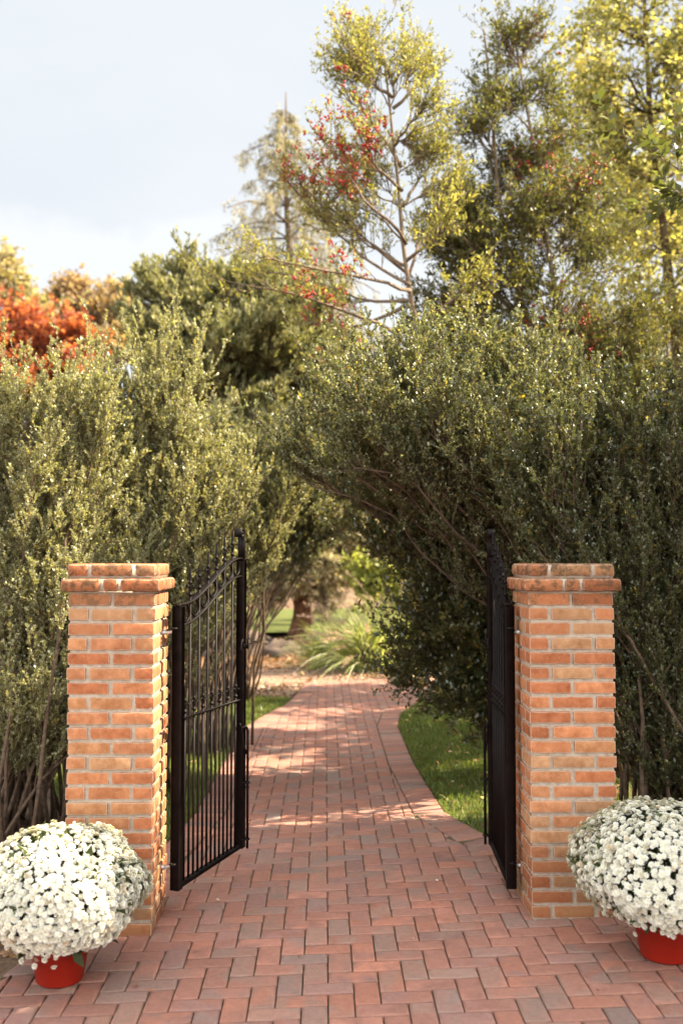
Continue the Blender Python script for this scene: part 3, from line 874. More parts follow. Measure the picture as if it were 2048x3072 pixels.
def berry_mesh(r, tw, n, rad=.011, clus=4):
    B = Acc(); b = tw[:, 0]; f = np.sin(b[:, 0] * 3.1 + 1) + np.sin(b[:, 2] * 3.7) + np.sin(b[:, 1] * 2.3 + b[:, 0] * 1.7); ok = np.argsort(-f)[:max(40, len(tw) // 5)]; idx = ok[r.integers(0, len(ok), n)]; p, tan = at_param(tw, idx, r.random(n))
    p = np.repeat(p, clus, 0) + r.normal(0, .014, (n * clus, 3)); n = len(p)
    # little faceted balls: 14 verts
    rings = [(0, 1)] + [(math.sin(a), math.cos(a)) for a in (1.05, 2.09)] + [(0, -1)]
    V = []
    a6 = np.arange(6) * np.pi / 3
    pv = np.array([(0, 0, 1)] + [(.87 * math.cos(a), .87 * math.sin(a), .5) for a in a6] + [(.87 * math.cos(a), .87 * math.sin(a), -.5) for a in a6] + [(0, 0, -1)])
    tr = [(0, 1 + k, 1 + (k + 1) % 6) for k in range(6)] + [(13, 7 + (k + 1) % 6, 7 + k) for k in range(6)]
    qd = [(1 + k, 7 + k, 7 + (k + 1) % 6, 1 + (k + 1) % 6) for k in range(6)]
    R_ = rad * np.exp(r.normal(0, .2, n))
    V = (pv[None] * R_[:, None, None] + p[:, None]).reshape(-1, 3)
    o = (np.arange(n) * 14)[:, None, None]
    B.add(V, (o + np.array(tr)[None]).reshape(-1, 3)); B.f.append((o + np.array(qd)[None]).reshape(-1, 4))
    return B

def poly_res(pts, m):
    pts = np.array(pts, float); d = np.concatenate([[0], np.cumsum(np.linalg.norm(np.diff(pts, axis=0), axis=1))]); s = np.linspace(0, d[-1], m)
    out = np.stack([np.interp(s, d, pts[:, k]) for k in range(3)], 1)
    for _ in range(2): out[1:-1] = (out[:-2] + 2 * out[1:-1] + out[2:]) / 4
    return out

def tree(name, label, cat, trunks, lumps, nt, cols, seed, size, aspect, per, k1=8, k2=6, l1=.6, l2=.3, trunk_r=.06, bark='bark', mat='leaf',
         group=None, berries=0, up=.25, shell=.4, limbs=(), drop=.45, sag=.05, fold=.12, a1=.7, a2=.75, var=.2, t0=.45, twig=.0025, bsize=.0095, upn=.6, radial=.8, lup=.2):
    """trunks: polylines in world space; lumps: crown masses; limbs: extra polylines drawn out by hand"""
    r = np.random.default_rng(seed); root = np.array(trunks[0][0], float); root[2] = gz(root[0]) - .03
    t = thing(name, root, label, cat, group)
    tr = [poly_res(p, 22) for p in trunks]
    T = Acc()
    for i, p in enumerate(tr):
        m = np.linspace(0, 1, 22); q = p + np.cumsum(r.normal(0, .006, p.shape), 0) * (trunk_r / .06)
        tr[i] = q
        tubes(T, [q], [trunk_r * (1 - .85 * m ** .9) * (1 + .35 * np.exp(-m * 25))], 8)
    strands = []
    if nt:
        tg = lumps_targets(r, lumps, nt, shell)
        allp = np.concatenate(tr); att = np.empty_like(tg)
        for i, g in enumerate(tg):
            hd = np.linalg.norm(allp[:, :2] - g[:2], axis=1); want = g[2] - drop * hd
            cost = np.abs(allp[:, 2] - want) + .35 * hd; att[i] = allp[np.argmin(cost)]
        lim = curve(r, att, tg, 8, sag, .05); strands.append(lim)
        L = np.linalg.norm(tg - att, axis=1)
        tubes(T, lim, np.clip(trunk_r * .12 + .006 * L[:, None], 0, trunk_r * .5) * np.linspace(1, .3, 8)[None], 5)
    for p in limbs:
        q = poly_res(p, 8)[None]; q = q + np.cumsum(r.normal(0, .012, q.shape), 1); strands.append(q)
        tubes(T, q, taper_rad(1, 8, trunk_r * .36, trunk_r * .09), 6)
    st = np.concatenate(strands)
    b1 = spawn(r, st, k1, t0, 1., a1, .22, l1, .3, up, 6, .1, taper=.3, wig=.06)
    b1 = np.concatenate([b1, spawn(r, st, max(1, k1 // 5), .97, 1., .3, .2, l1, .2, up, 6, .1, taper=.1)])
    b2 = spawn(r, b1, k2, .15, 1., a2, .25, l2, .3, up * .6, 4, .05, taper=.3)
    tubes(T, b1, taper_rad(len(b1), 6, twig * 2.2, twig * .7), 3, cap=False); tubes(T, b2, taper_rad(len(b2), 4, twig * .8, twig * .35), 3, cap=False)
    T.build('trunk', M[bark], t).location = -Vector(root)
    A = Acc(); leaf_on(A, r, b2, per, size, aspect, cols, fold=fold, var=var, upn=upn, radial=radial, up=lup)
    leaf_on(A, r, b1, max(2, per // 2), size, aspect, cols, t0=.5, fold=fold, var=var, upn=upn, radial=radial, up=lup)
    cr = A.build('crown', M[mat], t); cr.location = -Vector(root)
    if berries:
        o = berry_mesh(r, b2, berries, bsize).build('berries', M['berry'], cr); tag(o, kind='stuff')
    print(name, len(b2), sum(len(x) for x in A.v) // 4)
    return t

def LL(Y, *a): return [lump(x, y, rd, Y + (dy[0] if dy else 0)) for (x, y, rd, *dy) in a]

# --- shrubs left of the path
shrub('boxleaf_shrub', 'small leaved evergreen shrub at the far left edge, sunlit above and bare stemmed below', 'shrub', (-2.15, 6.7),
      LL(6.7, (-80, 1041, 138), (60, 1015, 101), (180, 1015, 92), (-20, 1200, 170, .2), (120, 1200, 150), (60, 1420, 150), (210, 1400, 100), (130, 1620, 110), (20, 1720, 90), (40, 1570, 110), (170, 1540, 90), (90, 1720, 80), (200, 1700, 60), (-30, 1640, 90)), 90, BOX + [(.38, .345, .19), (.31, .29, .15)], 21, k2=18, per=32)
shrub('boxleaf_shrub', 'tallest small leaved evergreen shrub of the left hedge, rising in spikes behind the brick pillar', 'shrub', (-1.45, 7.5),
      LL(7.5, (300, 1020, 101), (400, 960, 87), (355, 910, 46), (430, 1076, 119), (300, 1150, 140), (450, 1200, 120), (330, 1350, 140), (470, 1340, 100), (250, 1045, 82)), 70, BOX + [(.38, .345, .19), (.31, .29, .15)], 22, k2=18, per=32)
shrub('boxleaf_shrub', 'small leaved evergreen shrub leaning over the path behind the latch post of the left gate', 'shrub', (-1.2, 8.9),
      LL(8.9, (535, 1076, 69), (610, 1098, 55), (560, 1180, 100), (640, 1150, 55), (500, 1270, 75), (585, 1235, 40), (655, 1094, 32)), 44, BOX, 23, t0=.5, k2=18, per=32)
shrub('boxleaf_shrub', 'dark shrub on thin leaning stems farther along the left side of the path', 'shrub', (-1.12, 12.0),
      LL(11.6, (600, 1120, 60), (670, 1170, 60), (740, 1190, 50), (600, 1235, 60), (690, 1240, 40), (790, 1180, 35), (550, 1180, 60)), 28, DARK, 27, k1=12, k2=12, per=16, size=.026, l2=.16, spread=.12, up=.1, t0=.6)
# --- shrubs right of the path
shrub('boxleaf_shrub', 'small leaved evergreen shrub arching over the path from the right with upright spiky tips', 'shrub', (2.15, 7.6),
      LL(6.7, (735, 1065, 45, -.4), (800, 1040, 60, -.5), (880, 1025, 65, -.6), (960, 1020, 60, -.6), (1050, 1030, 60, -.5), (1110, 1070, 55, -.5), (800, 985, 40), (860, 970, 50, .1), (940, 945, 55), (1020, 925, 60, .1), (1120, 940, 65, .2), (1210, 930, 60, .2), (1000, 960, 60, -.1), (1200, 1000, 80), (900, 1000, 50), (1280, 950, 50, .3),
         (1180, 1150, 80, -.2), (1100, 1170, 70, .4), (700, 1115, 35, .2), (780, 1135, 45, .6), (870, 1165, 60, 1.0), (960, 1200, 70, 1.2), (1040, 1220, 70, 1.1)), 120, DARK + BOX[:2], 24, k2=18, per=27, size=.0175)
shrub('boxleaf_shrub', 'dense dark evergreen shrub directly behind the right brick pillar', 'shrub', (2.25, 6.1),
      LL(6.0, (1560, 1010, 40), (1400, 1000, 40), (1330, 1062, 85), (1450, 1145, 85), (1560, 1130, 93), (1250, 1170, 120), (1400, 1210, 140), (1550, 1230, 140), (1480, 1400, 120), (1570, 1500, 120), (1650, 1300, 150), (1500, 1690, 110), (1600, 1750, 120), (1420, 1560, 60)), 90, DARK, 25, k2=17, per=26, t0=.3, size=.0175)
shrub('holly_shrub', 'dark open holly shrub hanging low beside the path under the arching shrub', 'shrub', (1.8, 7.6),
      LL(7.4, (1000, 1330, 90), (1080, 1260, 100), (1060, 1440, 90), (960, 1290, 55), (1010, 1530, 50), (1100, 1580, 60), (1120, 1420, 90), (920, 1250, 40), (950, 1540, 30), (1060, 1640, 40), (1030, 1240, 70), (1110, 1500, 70)), 60, [(.05, .06, .022), (.07, .08, .026), (.08, .08, .028), (.14, .115, .035)], 26, k1=12, k2=8, per=16, size=.034, aspect=.5, l1=.42, l2=.2, up=.05, yellow=.03)

# --- holly trees with red berries
HOL = [(.12, .115, .03), (.16, .145, .036), (.09, .09, .028), (.21, .175, .04)]
pp = lambda Y, *a: [P(x, y, Y + (q[0] if q else 0)) for (x, y, *q) in a]
tb = np.array([(.98, 9.2, 0)])
tree('berry_holly_tree', 'slender berry holly with bare pale trunk and a long limb reaching left', 'tree',
     [[(1.85, 9.4, 0), (1.75, 9.4, .8)] + pp(9.2, (1060, 1080), (985, 830), (955, 720), (940, 640), (930, 520), (918, 380), (905, 260), (896, 160), (886, 95))],
     LL(9.2, (885, 130, 30), (895, 190, 45), (810, 220, 30), (850, 170, 30), (940, 210, 30), (770, 400, 40), (830, 420, 60), (720, 440, 40), (900, 330, 40), (990, 330, 40), (1010, 230, 30), (1020, 420, 30)), 12,
     [(.20, .195, .06), (.26, .235, .07), (.15, .155, .05), (.31, .265, .085)], 31, .036, .36, 10, k1=13, k2=6, t0=.25, l1=.40, l2=.21, a1=.6, trunk_r=.052, bark='palebark', berries=520, upn=.3, drop=.7,
     limbs=[pp(9.2, (925, 770), (840, 725, -.2), (740, 680, -.4), (640, 650, -.5), (520, 635, -.6)), pp(9.2, (938, 655), (850, 610, .2), (770, 545, .2), (690, 450, .1)),
            pp(9.2, (932, 560), (880, 500, -.3), (820, 440, -.4), (770, 350, -.5)), pp(9.2, (915, 380), (875, 310), (820, 240), (785, 220)), pp(9.2, (905, 250), (940, 220), (975, 190, .3)),
            pp(9.2, (925, 470), (970, 410, .3), (1005, 360, .4)), pp(9.2, (940, 660), (880, 640, -.4), (780, 620, -.6), (600, 590, -.7)),
            pp(9.2, (960, 740), (1030, 700, -.4), (1090, 660, -.6)), pp(9.2, (970, 790), (880, 830, -.3), (780, 880, -.6), (740, 990, -.7)), pp(9.2, (930, 700), (830, 760, .3), (720, 740, .5)),
            pp(9.2, (965, 760), (1020, 800, -.5), (1010, 880, -.8)), pp(9.2, (895, 180), (872, 140), (855, 115)),
            pp(9.2, (938, 640), (960, 560, .1), (1000, 500, .4)), pp(9.2, (902, 200), (925, 160), (945, 130, .2)), pp(9.2, (912, 330), (950, 285, -.2), (980, 255, -.3)), pp(9.2, (922, 440), (870, 380, -.2), (840, 330, -.4)), pp(9.2, (933, 600), (1000, 560, -.3), (1040, 520, -.5)), pp(9.2, (905, 230), (855, 190, -.2), (825, 155, -.3)), pp(9.2, (950, 690), (860, 700, .4), (760, 660, .6), (650, 640, .7)), pp(9.2, (935, 610), (850, 560, .5), (760, 500, .7))])
tree('berry_holly_tree', 'twin stemmed berry holly with a dense dark crown behind the arching shrub', 'tree',
     [[(2.0, 9.9, 0)] + pp(9.8, (1225, 800), (1190, 700), (1165, 620), (1135, 460), (1125, 300), (1115, 150), (1105, 60)),
      [(2.1, 9.9, 0)] + pp(9.8, (1290, 760), (1272, 650), (1245, 480), (1235, 350), (1200, 200), (1180, 80))],
     LL(9.8, (1135, 140, 38), (1190, 130, 42), (1140, 240, 45), (1200, 230, 50), (1120, 340, 42), (1245, 340, 60), (1165, 410, 60), (1085, 490, 45), (1220, 520, 100), (1080, 580, 80), (1020, 560, 40), (1320, 480, 70), (1350, 620, 80), (1150, 660, 90), (1060, 700, 70), (1000, 680, 40), (1280, 700, 90), (1400, 560, 60), (1420, 760, 90), (1480, 880, 80), (1400, 920, 80), (1000, 800, 60), (1000, 720, 45), (960, 790, 40), (1080, 770, 60), (1160, 790, 60), (1250, 810, 60), (1340, 810, 70)), 165,
     HOL[:3] + [(.06, .07, .025)], 32, .037, .38, 10, k1=8, k2=6, l1=.40, l2=.22, a1=.6, trunk_r=.06, bark='palebark', berries=520, upn=.3, drop=.7)

# --- juniper behind the left hedge
JUN = [(.22, .21, .105), (.27, .25, .14), (.17, .17, .08), (.33, .30, .18), (.12, .13, .055)]
tree('juniper_tree', 'broad feathery juniper, pale on its sunny side, standing behind the left hedge', 'tree',
     [[(-2.1, 15.3, 0), (-1.8, 15.2, 2.5), (-1.25, 15, 4.2), (-1.55, 15, 5.4)]],
     LL(15, (405, 670, 55), (385, 740, 60), (480, 740, 90), (560, 700, 60, -.4), (600, 770, 95, -.6), (670, 740, 70), (560, 870, 120, -.8), (430, 830, 95, -.5), (650, 880, 100, -.3), (690, 950, 80), (350, 800, 50), (500, 930, 80), (600, 980, 90, -.5), (720, 860, 60), (540, 1080, 80), (660, 1060, 80)), 150,
     JUN, 41, .075, .26, 26, k1=11, k2=8, l1=.55, l2=.26, trunk_r=.16, bark='redbark', mat='needle', up=.45, a1=.55, a2=.5, shell=.55, radial=.45, lup=.3, twig=.004, upn=.2)

# --- tall conifer with drooping sprays
def drooping_conifer(base, top, label, seed, cols, rmax=3.6, zlo=2.2, step=.42, mat='needle', lean=0):
    r = np.random.default_rng(seed); root = np.array((base[0], base[1], gz(base[0]) - .03)); t = thing('conifer_tree', root, label, 'tree')
    z = np.linspace(0, top, 26); ax = np.stack([root[0] + lean * z / top + .05 * np.sin(z), root[1] + .04 * np.cos(z * .8), root[2] + z], 1)
    T = Acc(); tubes(T, [ax], [.19 * (1 - z / top) ** .85 + .012 + .08 * np.exp(-z * 2)], 8)
    S = []; Ls = []
    for zz in np.concatenate([np.arange(zlo, top - 2.2, step), np.arange(top - 2.2, top - .45, .24)]):
        k = r.integers(4, 7) if top - zz > 1.5 else r.integers(2, 4); a0 = r.random() * 6.3
        for i in range(k):
            a = a0 + i * 2 * np.pi / k + r.normal(0, .25); L = min(rmax, .40 * (top - zz) + .02) * math.exp(r.normal(0, .22))
            c = np.array([np.interp(zz, z, ax[:, q]) for q in range(3)]); tt = np.linspace(0, 1, 8)
            p = c + np.stack([np.cos(a) * L * tt, np.sin(a) * L * tt, L * (.42 * tt - .52 * tt ** 2.2)], 1); p[1:] += np.cumsum(r.normal(0, .02 * L ** .5, (7, 3)), 0)
            S.append(p); Ls.append(L)
    S = np.array(S); Ls = np.array(Ls)
    tubes(T, S, (.010 + .012 * Ls[:, None]) * np.linspace(1, .3, 8)[None], 5)
    big = Ls > 1.1
    b1 = np.concatenate([spawn(r, S[big], 12, .12, 1., 1.0, .25, .42, .35, -.25, 6, -.55, taper=.2, wig=.05), spawn(r, S[~big], 6, .2, 1., .9, .25, .15, .35, -.2, 6, -.4, taper=.2, wig=.05)]); b2 = spawn(r, b1, 5, .1, 1., .8, .3, .24, .3, -.6, 4, -.25)
    tubes(T, b1, taper_rad(len(b1), 6, .007, .003), 3, cap=False); T.build('trunk', M['bark'], t).location = -Vector(root)
    A = Acc(); leaf_on(A, r, b1, 12, .085, .2, cols, radial=.5, up=-.1, upn=.1); leaf_on(A, r, b2, 10, .085, .2, cols, radial=.5, up=-.2, upn=.1)
    A.build('crown', M[mat], t).location = -Vector(root); print('conifer', len(b2)); return t
drooping_conifer((-.52, 25), 13.7, 'tall thin topped conifer with drooping tan sprays, rising behind the juniper', 51,
                 [(.29, .25, .18), (.24, .21, .15), (.19, .175, .12), (.33, .29, .21)], lean=-.54, zlo=1.9)

# --- yellowing broadleaf trees on the right
YEL = [(.34, .30, .12), (.28, .26, .11), (.40, .34, .15), (.20, .20, .09), (.15, .155, .07)]
tree('yellowing_tree', 'tall loose tree with large yellow green leaves filling the upper right corner', 'tree',
     [[(4.7, 13.2, 0), P(1560, 900, 13.2), P(1530, 620, 13.2), P(1500, 350, 13.2), P(1480, 80, 13.2), P(1470, -120, 13.2)]],
     LL(13, (1420, 60, 90), (1540, 60, 110), (1400, 200, 80), (1510, 200, 110), (1440, 330, 90), (1560, 380, 110), (1370, 330, 60), (1640, 200, 120), (1500, 500, 90), (1600, 560, 100), (1340, 240, 50), (1420, 480, 60), (1480, 700, 90), (1600, 760, 100)), 84,
     YEL, 61, .066, .66, 6, k1=6, k2=5, l1=.6, l2=.32, trunk_r=.12, mat='autumn', up=.0, lup=-.3, drop=.5)
tree('yellowing_tree', 'hazy yellow tree farther back behind the twin stemmed holly at right', 'tree',
     [[(9.6, 27, 0), (9.5, 27, 3), (9.2, 27, 6), (8.8, 27, 10.5)]],
     LL(27, (1480, 800, 110), (1560, 900, 120), (1400, 880, 80), (1520, 1020, 110), (1600, 720, 100), (1420, 1020, 80), (1340, 850, 60), (1360, 150, 60), (1340, 520, 50), (1620, 1100, 120), (1480, 1150, 90)), 80,
     [(.36, .30, .12), (.42, .35, .16), (.30, .27, .11)], 62, .10, .7, 9, k1=6, k2=5, l1=.8, l2=.4, trunk_r=.13, mat='autumn', up=.1)
for i, (xd, Y, lab) in enumerate(((1432, 15.2, 'thin grey trunk leaning between the holly and the right edge, leftmost of three'), (1468, 15.8, 'thin straight grey trunk, middle of three behind the hedge at right'), (1528, 15.0, 'thin grey trunk nearest the right edge, behind the hedge'))):
    b = P(xd + 15, 1290, Y); tp = P(xd - 30, 380 - 40 * i, Y)
    tree('slender_tree', lab, 'tree', [[(b[0], Y, 0), P(xd + 8, 900, Y), P(xd, 650, Y), tuple(tp)]],
         LL(Y, (xd - 20, 420, 70), (xd + 30, 560, 80), (xd - 10, 760, 60), (xd, 880, 50)), 14, YEL[1:4], 70 + i, .07, .6, 6, k1=6, k2=5, l1=.5, l2=.3, trunk_r=.055, mat='autumn', group='slender trunks at right', twig=.004)
# near tree standing just outside the right edge; one leafy branch reaches in
tree('broadleaf_tree', 'near tree just outside the right edge whose branch of large green leaves reaches in', 'tree',
     [[(4.5, 5.9, 0), (4.45, 5.9, 2), (4.4, 5.8, 3.4), (4.4, 5.6, 4.6)]],
     [(4.7, 5.3, 3.9, 1.0), (4.3, 5.0, 3.4, 1.0), (5.4, 5.0, 4.0, 1.0), (4.0, 4.2, 3.7, 1.0), (4.9, 4.0, 3.2, 1.2), (4.6, 3.1, 3.6, 1.1), (5.0, 2.4, 3.0, 1.0), (4.6, 2.2, 3.8, 1.1), (5.0, 3.4, 4.2, 1.1), (4.7, 4.4, 4.3, 1.0), (4.4, 3.4, 3.0, 1.0), (4.4, 4.4, 2.7, 1.0), (4.5, 2.0, 2.8, .9), (5.3, 1.4, 3.6, 1.0)], 230,
     [(.085, .095, .035), (.11, .115, .045), (.065, .075, .03)], 81, .075, .5, 12, k1=7, k2=5, l1=.55, l2=.3, trunk_r=.10, mat='leaf', up=.1,
     limbs=[[(4.42, 5.8, 3.2), P(1760, 440, 5.9), P(1660, 400, 5.9), P(1575, 385, 5.9)]])

tree('broadleaf_tree', 'airy unseen tree added just outside the right edge to dapple the path', 'tree',  # out of view, added so its sparse crown breaks up sun on the path
     [[(5.6, 10.4, 0), (5.6, 10.4, 2), (5.55, 10.4, 3.6), (5.5, 10.4, 5.2)]],
     [(5.4, 10.0, 3.4, 1.0), (5.9, 11.2, 3.8, 1.1), (5.5, 9.2, 3.2, .9), (5.8, 10.2, 4.6, 1.0), (5.6, 8.6, 4.2, .8), (5.7, 12.2, 4.3, .9), (5.5, 11.0, 2.9, .8), (5.6, 9.5, 5.1, 1.0), (5.5, 8.4, 5.0, .9), (5.6, 11.0, 5.2, 1.0), (5.5, 12.5, 5.2, 1.0), (5.6, 13.2, 4.2, .9)], 84,
     [(.10, .115, .04), (.13, .14, .05), (.2, .17, .06)], 82, .085, .55, 8, k1=7, k2=5, l1=.5, l2=.28, trunk_r=.09, mat='leaf', up=.1)
# --- far left: autumn trees
tree('red_maple', 'scarlet orange maple beyond the hedge at far left', 'tree',
     [[(-9.2, 30, 0), (-9.1, 30, 4), (-9.0, 30, 7)]], LL(30, (-20, 775, 60), (60, 770, 50), (120, 775, 45), (180, 790, 35), (30, 810, 80), (150, 820, 70), (-60, 800, 80), (215, 800, 35), (60, 900, 100), (180, 900, 70)), 110,
     [(.32, .085, .045), (.38, .125, .06), (.27, .062, .036), (.42, .18, .10)], 91, .13, .75, 8, k1=6, k2=5, l1=.8, l2=.45, trunk_r=.16, mat='autumn', twig=.006)
tree('yellow_tree', 'pale gold tree showing above the scarlet maple at the left edge', 'tree',
     [[(-14, 40, 0), (-13.6, 40, 6), (-13.2, 40, 12)]], LL(40, (15, 655, 40), (0, 700, 50), (50, 705, 35), (-40, 660, 45), (25, 625, 20), (75, 745, 35)), 44,
     [(.36, .28, .19), (.31, .26, .17), (.27, .24, .16)], 92, .17, .7, 7, k1=6, k2=5, l1=.9, l2=.5, trunk_r=.16, mat='autumn', twig=.006)
for i, (x, y, rd, lab, cols) in enumerate(((160, 705, 38, 'small rosy brown tree between the maple and the juniper, left of its pair', [(.27, .18, .13), (.30, .21, .15)]), (255, 725, 40, 'small pale orange tree close to the left flank of the juniper', [(.33, .23, .15), (.29, .21, .15)]))):
    c = P(x, y, 45); tree('autumn_tree', lab, 'tree', [[(c[0], 45, 0), (c[0], 45, 6), tuple(c)]], LL(45, (x, y, rd), (x - 15, y + 60, rd * 1.2), (x + 25, y + 70, rd * 1.2), (x + 5, y - 20, rd * .6)), 50, cols, 93 + i, .18, .6, 7, k1=6, k2=5, l1=.9, l2=.5, trunk_r=.14, mat='autumn', twig=.006)

# --- garden beyond the path
tree('spreading_evergreen', 'low spreading conifer with dark stout trunk and pale sweeping branches beyond the path', 'tree',
     [[(-.52, 22, 0), (-.58, 22, 1.2), (-.4, 22, 2.6), (-.3, 22, 4.2)]], LL(21.5, (690, 1250, 70), (760, 1230, 80), (820, 1270, 70), (650, 1330, 50), (740, 1320, 60), (840, 1200, 60), (860, 1330, 40), (600, 1300, 60), (700, 1180, 80), (790, 1130, 70), (640, 1180, 70)), 90,
     [(.42, .36, .24), (.35, .30, .19), (.48, .41, .28), (.25, .23, .13)], 101, .08, .25, 14, k1=10, k2=7, l1=.6, l2=.3, trunk_r=.22, bark='redbark', mat='needle', up=-.15, lup=-.2, drop=.1, twig=.005)
shrub('leafy_bush', 'bright yellow green bush behind the ornamental grass', 'bush', (1.35, 18.5), LL(18.5, (890, 1330, 50), (930, 1370, 45), (860, 1390, 45), (910, 1290, 30), (960, 1330, 40), (840, 1350, 30)), 40,
      [(.28, .29, .09), (.36, .35, .12), (.22, .24, .07)], 102, k1=9, k2=7, per=12, size=.07, aspect=.5, l1=.4, l2=.2, mat='leaf', yellow=.02)
shrub('leafy_bush', 'tall sunlit yellow leaved bush seen through the holly right of the path', 'bush', (2.7, 17.5), LL(17.5, (1040, 1340, 70), (1100, 1400, 60), (1130, 1300, 70), (1030, 1430, 40)), 40,
      [(.40, .35, .12), (.34, .32, .11), (.44, .38, .15)], 103, k1=9, k2=7, per=12, size=.07, aspect=.5, l1=.45, l2=.25, mat='leaf', yellow=.02)
def fountain_grass(x, y, h, n, label, seed, cols, plumes=26):
    r = np.random.default_rng(seed); root = np.array((x, y, float(gz(x)) - .02)); t = thing('fountain_grass', root, label, 'ornamental grass', 'ornamental grass clumps')
    def blades(n, L, lean, m=7):
        a = r.random(n) * 2 * np.pi; ln = np.abs(r.normal(0, lean, n)); s = np.zeros((n, 3)); s[:, :2] = r.normal(0, .09, (n, 2))
        tt = np.linspace(0, 1, m)[None, :, None]; LLn = (L * np.exp(r.normal(0, .2, n)))[:, None, None]
        out = np.stack([np.cos(a), np.sin(a), 0 * a], 1)[:, None]
        p = s[:, None] + LLn * (np.array((0, 0, 1.)) * (tt * np.cos(ln)[:, None, None] - .42 * tt ** 2.6 * (.5 + ln[:, None, None])) + out * (tt * np.sin(ln)[:, None, None] + .28 * tt ** 2))
        return p
    p = blades(n, h * 1.25, .5); m = p.shape[1]; tv = unit(np.gradient(p, axis=1)); sd = unit(np.cross(tv, rand_unit(r, n)[:, None])) * (.0075 * np.array([.8, 1, 1, .9, .7, .45, .05]))[None, :, None]
    V = np.stack([p - sd, p + sd], 2).reshape(-1, 3); i = (np.arange(n) * m * 2)[:, None] + np.arange(m - 1)[None] * 2
    A = Acc(); A.add(V, np.stack([i, i + 1, i + 3, i + 2], -1).reshape(-1, 4), np.repeat(palette(r, n, cols, .25), m * 2, 0)); A.build('blades', M['blade'], t)
    if plumes:
        s = blades(plumes, h * 1.5, .42); A = Acc(); tubes(A, s, taper_rad(plumes, 7, .003, .002), 3, (.30, .22, .12), cap=False)
        leaf_on(A, r, s, 90, .05, .12, [(.42, .28, .22), (.36, .24, .18), (.5, .36, .28)], t0=.74, radial=.6, up=.2); A.build('plumes', M['dryleaf'], t)
    return t
GRS = [(.23, .26, .08), (.30, .32, .11), (.40, .40, .19), (.16, .19, .05)]
fountain_grass(.62, 14.9, .82, 900, 'large arching grass clump with pink plumes at the end of the brick path', 111, GRS + [(.42, .42, .3)])
fountain_grass(.05, 15.6, .6, 420, 'smaller green grass clump left of the large plumed one', 112, GRS, 22)
fountain_grass(1.15, 16.2, .95, 700, 'pale grass clump right of and behind the large plumed one', 113, GRS + [(.36, .36, .2)], 30)
def rock(x, y, sx, sy, sz, label, seed):
    a = np.linspace(0, 2 * np.pi, 19)[:-1]; b = np.linspace(0, np.pi / 2, 8)
    V = []
    for q in b:
        for p in a: V.append((math.cos(p) * math.cos(q), math.sin(p) * math.cos(q), math.sin(q)))
    V = np.array(V); V = V * (1 + hash_disp(V * .05, seed, .3)) * np.array((sx, sy, sz)); n = 18
    F = [(j * n + i, j * n + (i + 1) % n, (j + 1) * n + (i + 1) % n, (j + 1) * n + i) for j in range(7) for i in range(n)]
    A = Acc(); A.add(V, np.array(F)); o = A.build('garden_rock', plain('dark_stone', (.085, .055, .038), .9, 0, 5, .5, .8, .03), None, False, None); o.location = (x, y, float(gz(x)) - .05)
    return tag(o, label, 'rock')
rock(-1.55, 18.6, .75, .5, .42, 'low dark rock half buried in the mulch, left of its pair', 1.3)
rock(-.72, 18.0, .45, .35, .30, 'smaller dark rock beside the grass clump in the mulch', 4.1)

# --- woods closing the view, one leafy mass far off
A = Acc(); r = np.random.default_rng(120); n = 60000; x = r.uniform(-60, 60, n); hgt = 5 + 1.6 * np.sin(x * .31) + 1.3 * np.sin(x * .83 + 1) + r.normal(0, .5, n)
z = hgt * r.random(n) ** .8; pos = np.stack([x, 62 + 5 * r.random(n) + 2 * np.sin(x * .5), z], 1)
hue = np.array([(.10, .10, .035), (.20, .15, .05), (.30, .18, .06), (.13, .14, .05), (.24, .20, .07)]); cc = hue[((np.sin(x * .7) + np.sin(x * .31 + 2) + 2) / 4 * 4.99).astype(int)] * np.exp(r.normal(0, .25, n))[:, None]
B0 = Acc(); leaves(B0, r, pos, rand_unit(r, n), .42, .6, [(.2, .2, .1)]); B0.c = [np.repeat(cc, 4, 0)]
tag(B0.build('distant_woods', M['autumn']), kind='stuff')

# ================================================================== LIGHT
AZ = R(89); EL = R(43)      # clockwise from +Y: the sun stands to the right and a little ahead
sun_d = bpy.data.lights.new('sun', 'SUN'); sun = bpy.data.objects.new('sun', sun_d); C.objects.link(sun)
to = Vector((math.sin(AZ) * math.cos(EL), math.cos(AZ) * math.cos(EL), math.sin(EL)))
sun.rotation_euler = to.to_track_quat('Z', 'Y').to_euler(); sun.location = to * 60
sun_d.energy = 5; sun_d.angle = R(.55); sun_d.color = (1, .875, .66)
wd = bpy.data.worlds.new('World'); bpy.context.scene.world = wd; wd.use_nodes = True; nt = wd.node_tree; nt.nodes.clear()
out = nt.nodes.new('ShaderNodeOutputWorld'); bg = nt.nodes.new('ShaderNodeBackground'); sky = nt.nodes.new('ShaderNodeTexSky')
sky.sky_type = 'NISHITA'; sky.sun_disc = False; sky.sun_elevation = EL; sky.sun_rotation = AZ; sky.air_density = 1; sky.dust_density = 2; sky.ozone_density = 1
tc = nt.nodes.new('ShaderNodeTexCoord'); mp = nt.nodes.new('ShaderNodeMapping'); mp.inputs['Scale'].default_value = (1, 1, 2.6)
nt.links.new(tc.outputs['Generated'], mp.inputs[0])
nz = nt.nodes.new('ShaderNodeTexNoise'); nz.inputs['Scale'].default_value = 2.3; nz.inputs['Detail'].default_value = 5; nz.inputs['Roughness'].default_value = .5
nt.links.new(mp.outputs[0], nz.inputs['Vector'])
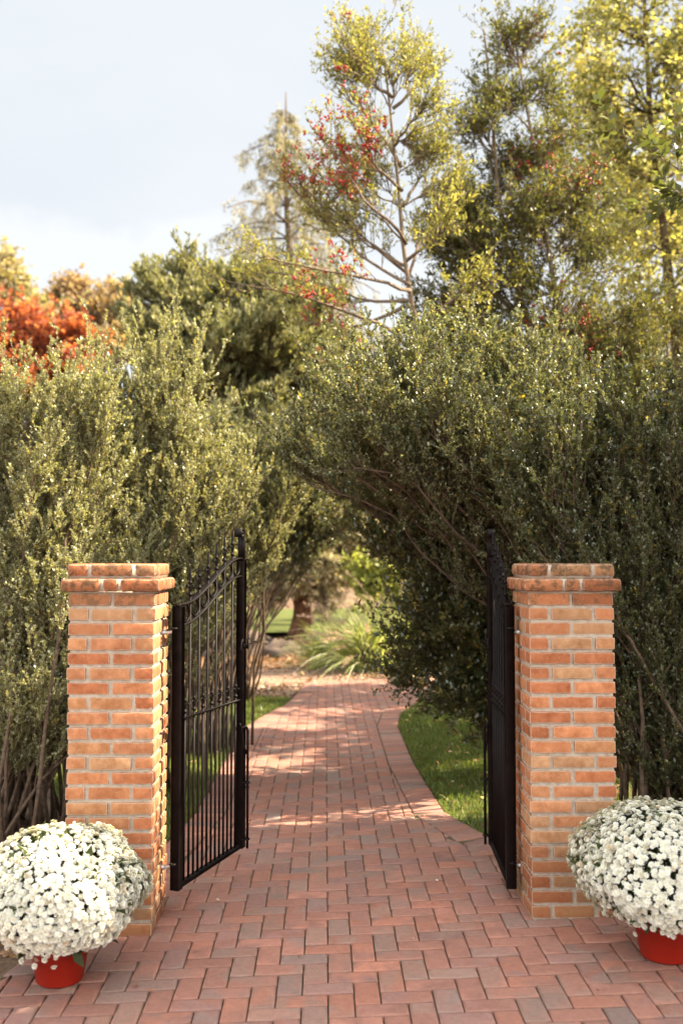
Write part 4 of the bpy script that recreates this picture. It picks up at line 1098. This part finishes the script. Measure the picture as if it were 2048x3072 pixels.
cl = ramp(nt, nz.outputs['Fac'], .40, .62)
SKYC = (1.70, 1.79, 1.88); CLOUD = (1.88, 1.955, 2.0)
sx = nt.nodes.new('ShaderNodeSeparateXYZ'); nt.links.new(tc.outputs['Generated'], sx.inputs[0])
nb = nt.nodes.new('ShaderNodeTexNoise'); nb.inputs['Scale'].default_value = 9; nb.inputs['Detail'].default_value = 4; nt.links.new(tc.outputs['Generated'], nb.inputs['Vector'])
rim = math_n(nt, 'ADD', sx.outputs[2], math_n(nt, 'MULTIPLY', math_n(nt, 'SUBTRACT', nb.outputs['Fac'], .5), .16))
low = ramp(nt, rim, .318, .300)
veil = mixc(nt, low, mixc(nt, math_n(nt, 'MULTIPLY', cl, .6), SKYC, CLOUD), (1.95, 2.01, 2.035))
# veil brightened overhead and behind the camera, added fill for the shaded fronts
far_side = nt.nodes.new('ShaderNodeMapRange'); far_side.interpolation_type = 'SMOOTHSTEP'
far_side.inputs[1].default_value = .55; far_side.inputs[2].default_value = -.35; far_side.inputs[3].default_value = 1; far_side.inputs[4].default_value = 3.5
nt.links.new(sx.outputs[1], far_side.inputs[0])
fill_veil = nt.nodes.new('ShaderNodeVectorMath'); fill_veil.operation = 'SCALE'; nt.links.new(veil, fill_veil.inputs[0]); nt.links.new(far_side.outputs[0], fill_veil.inputs['Scale'])
c = mixc(nt, .972, sky.outputs[0], fill_veil.outputs[0])
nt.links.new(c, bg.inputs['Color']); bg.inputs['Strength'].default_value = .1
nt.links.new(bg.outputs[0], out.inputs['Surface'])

sc = bpy.context.scene
sc.render.engine = 'CYCLES'; sc.cycles.use_denoising = True
sc.cycles.max_bounces = 8; sc.cycles.diffuse_bounces = 4; sc.cycles.glossy_bounces = 3; sc.cycles.transmission_bounces = 4; sc.cycles.transparent_max_bounces = 8
sc.cycles.sample_clamp_indirect = 8
sc.view_settings.view_transform = 'Standard'; sc.view_settings.look = 'None'; sc.view_settings.gamma = 1; sc.view_settings.use_curve_mapping = False
sc.view_settings.exposure = 2.3
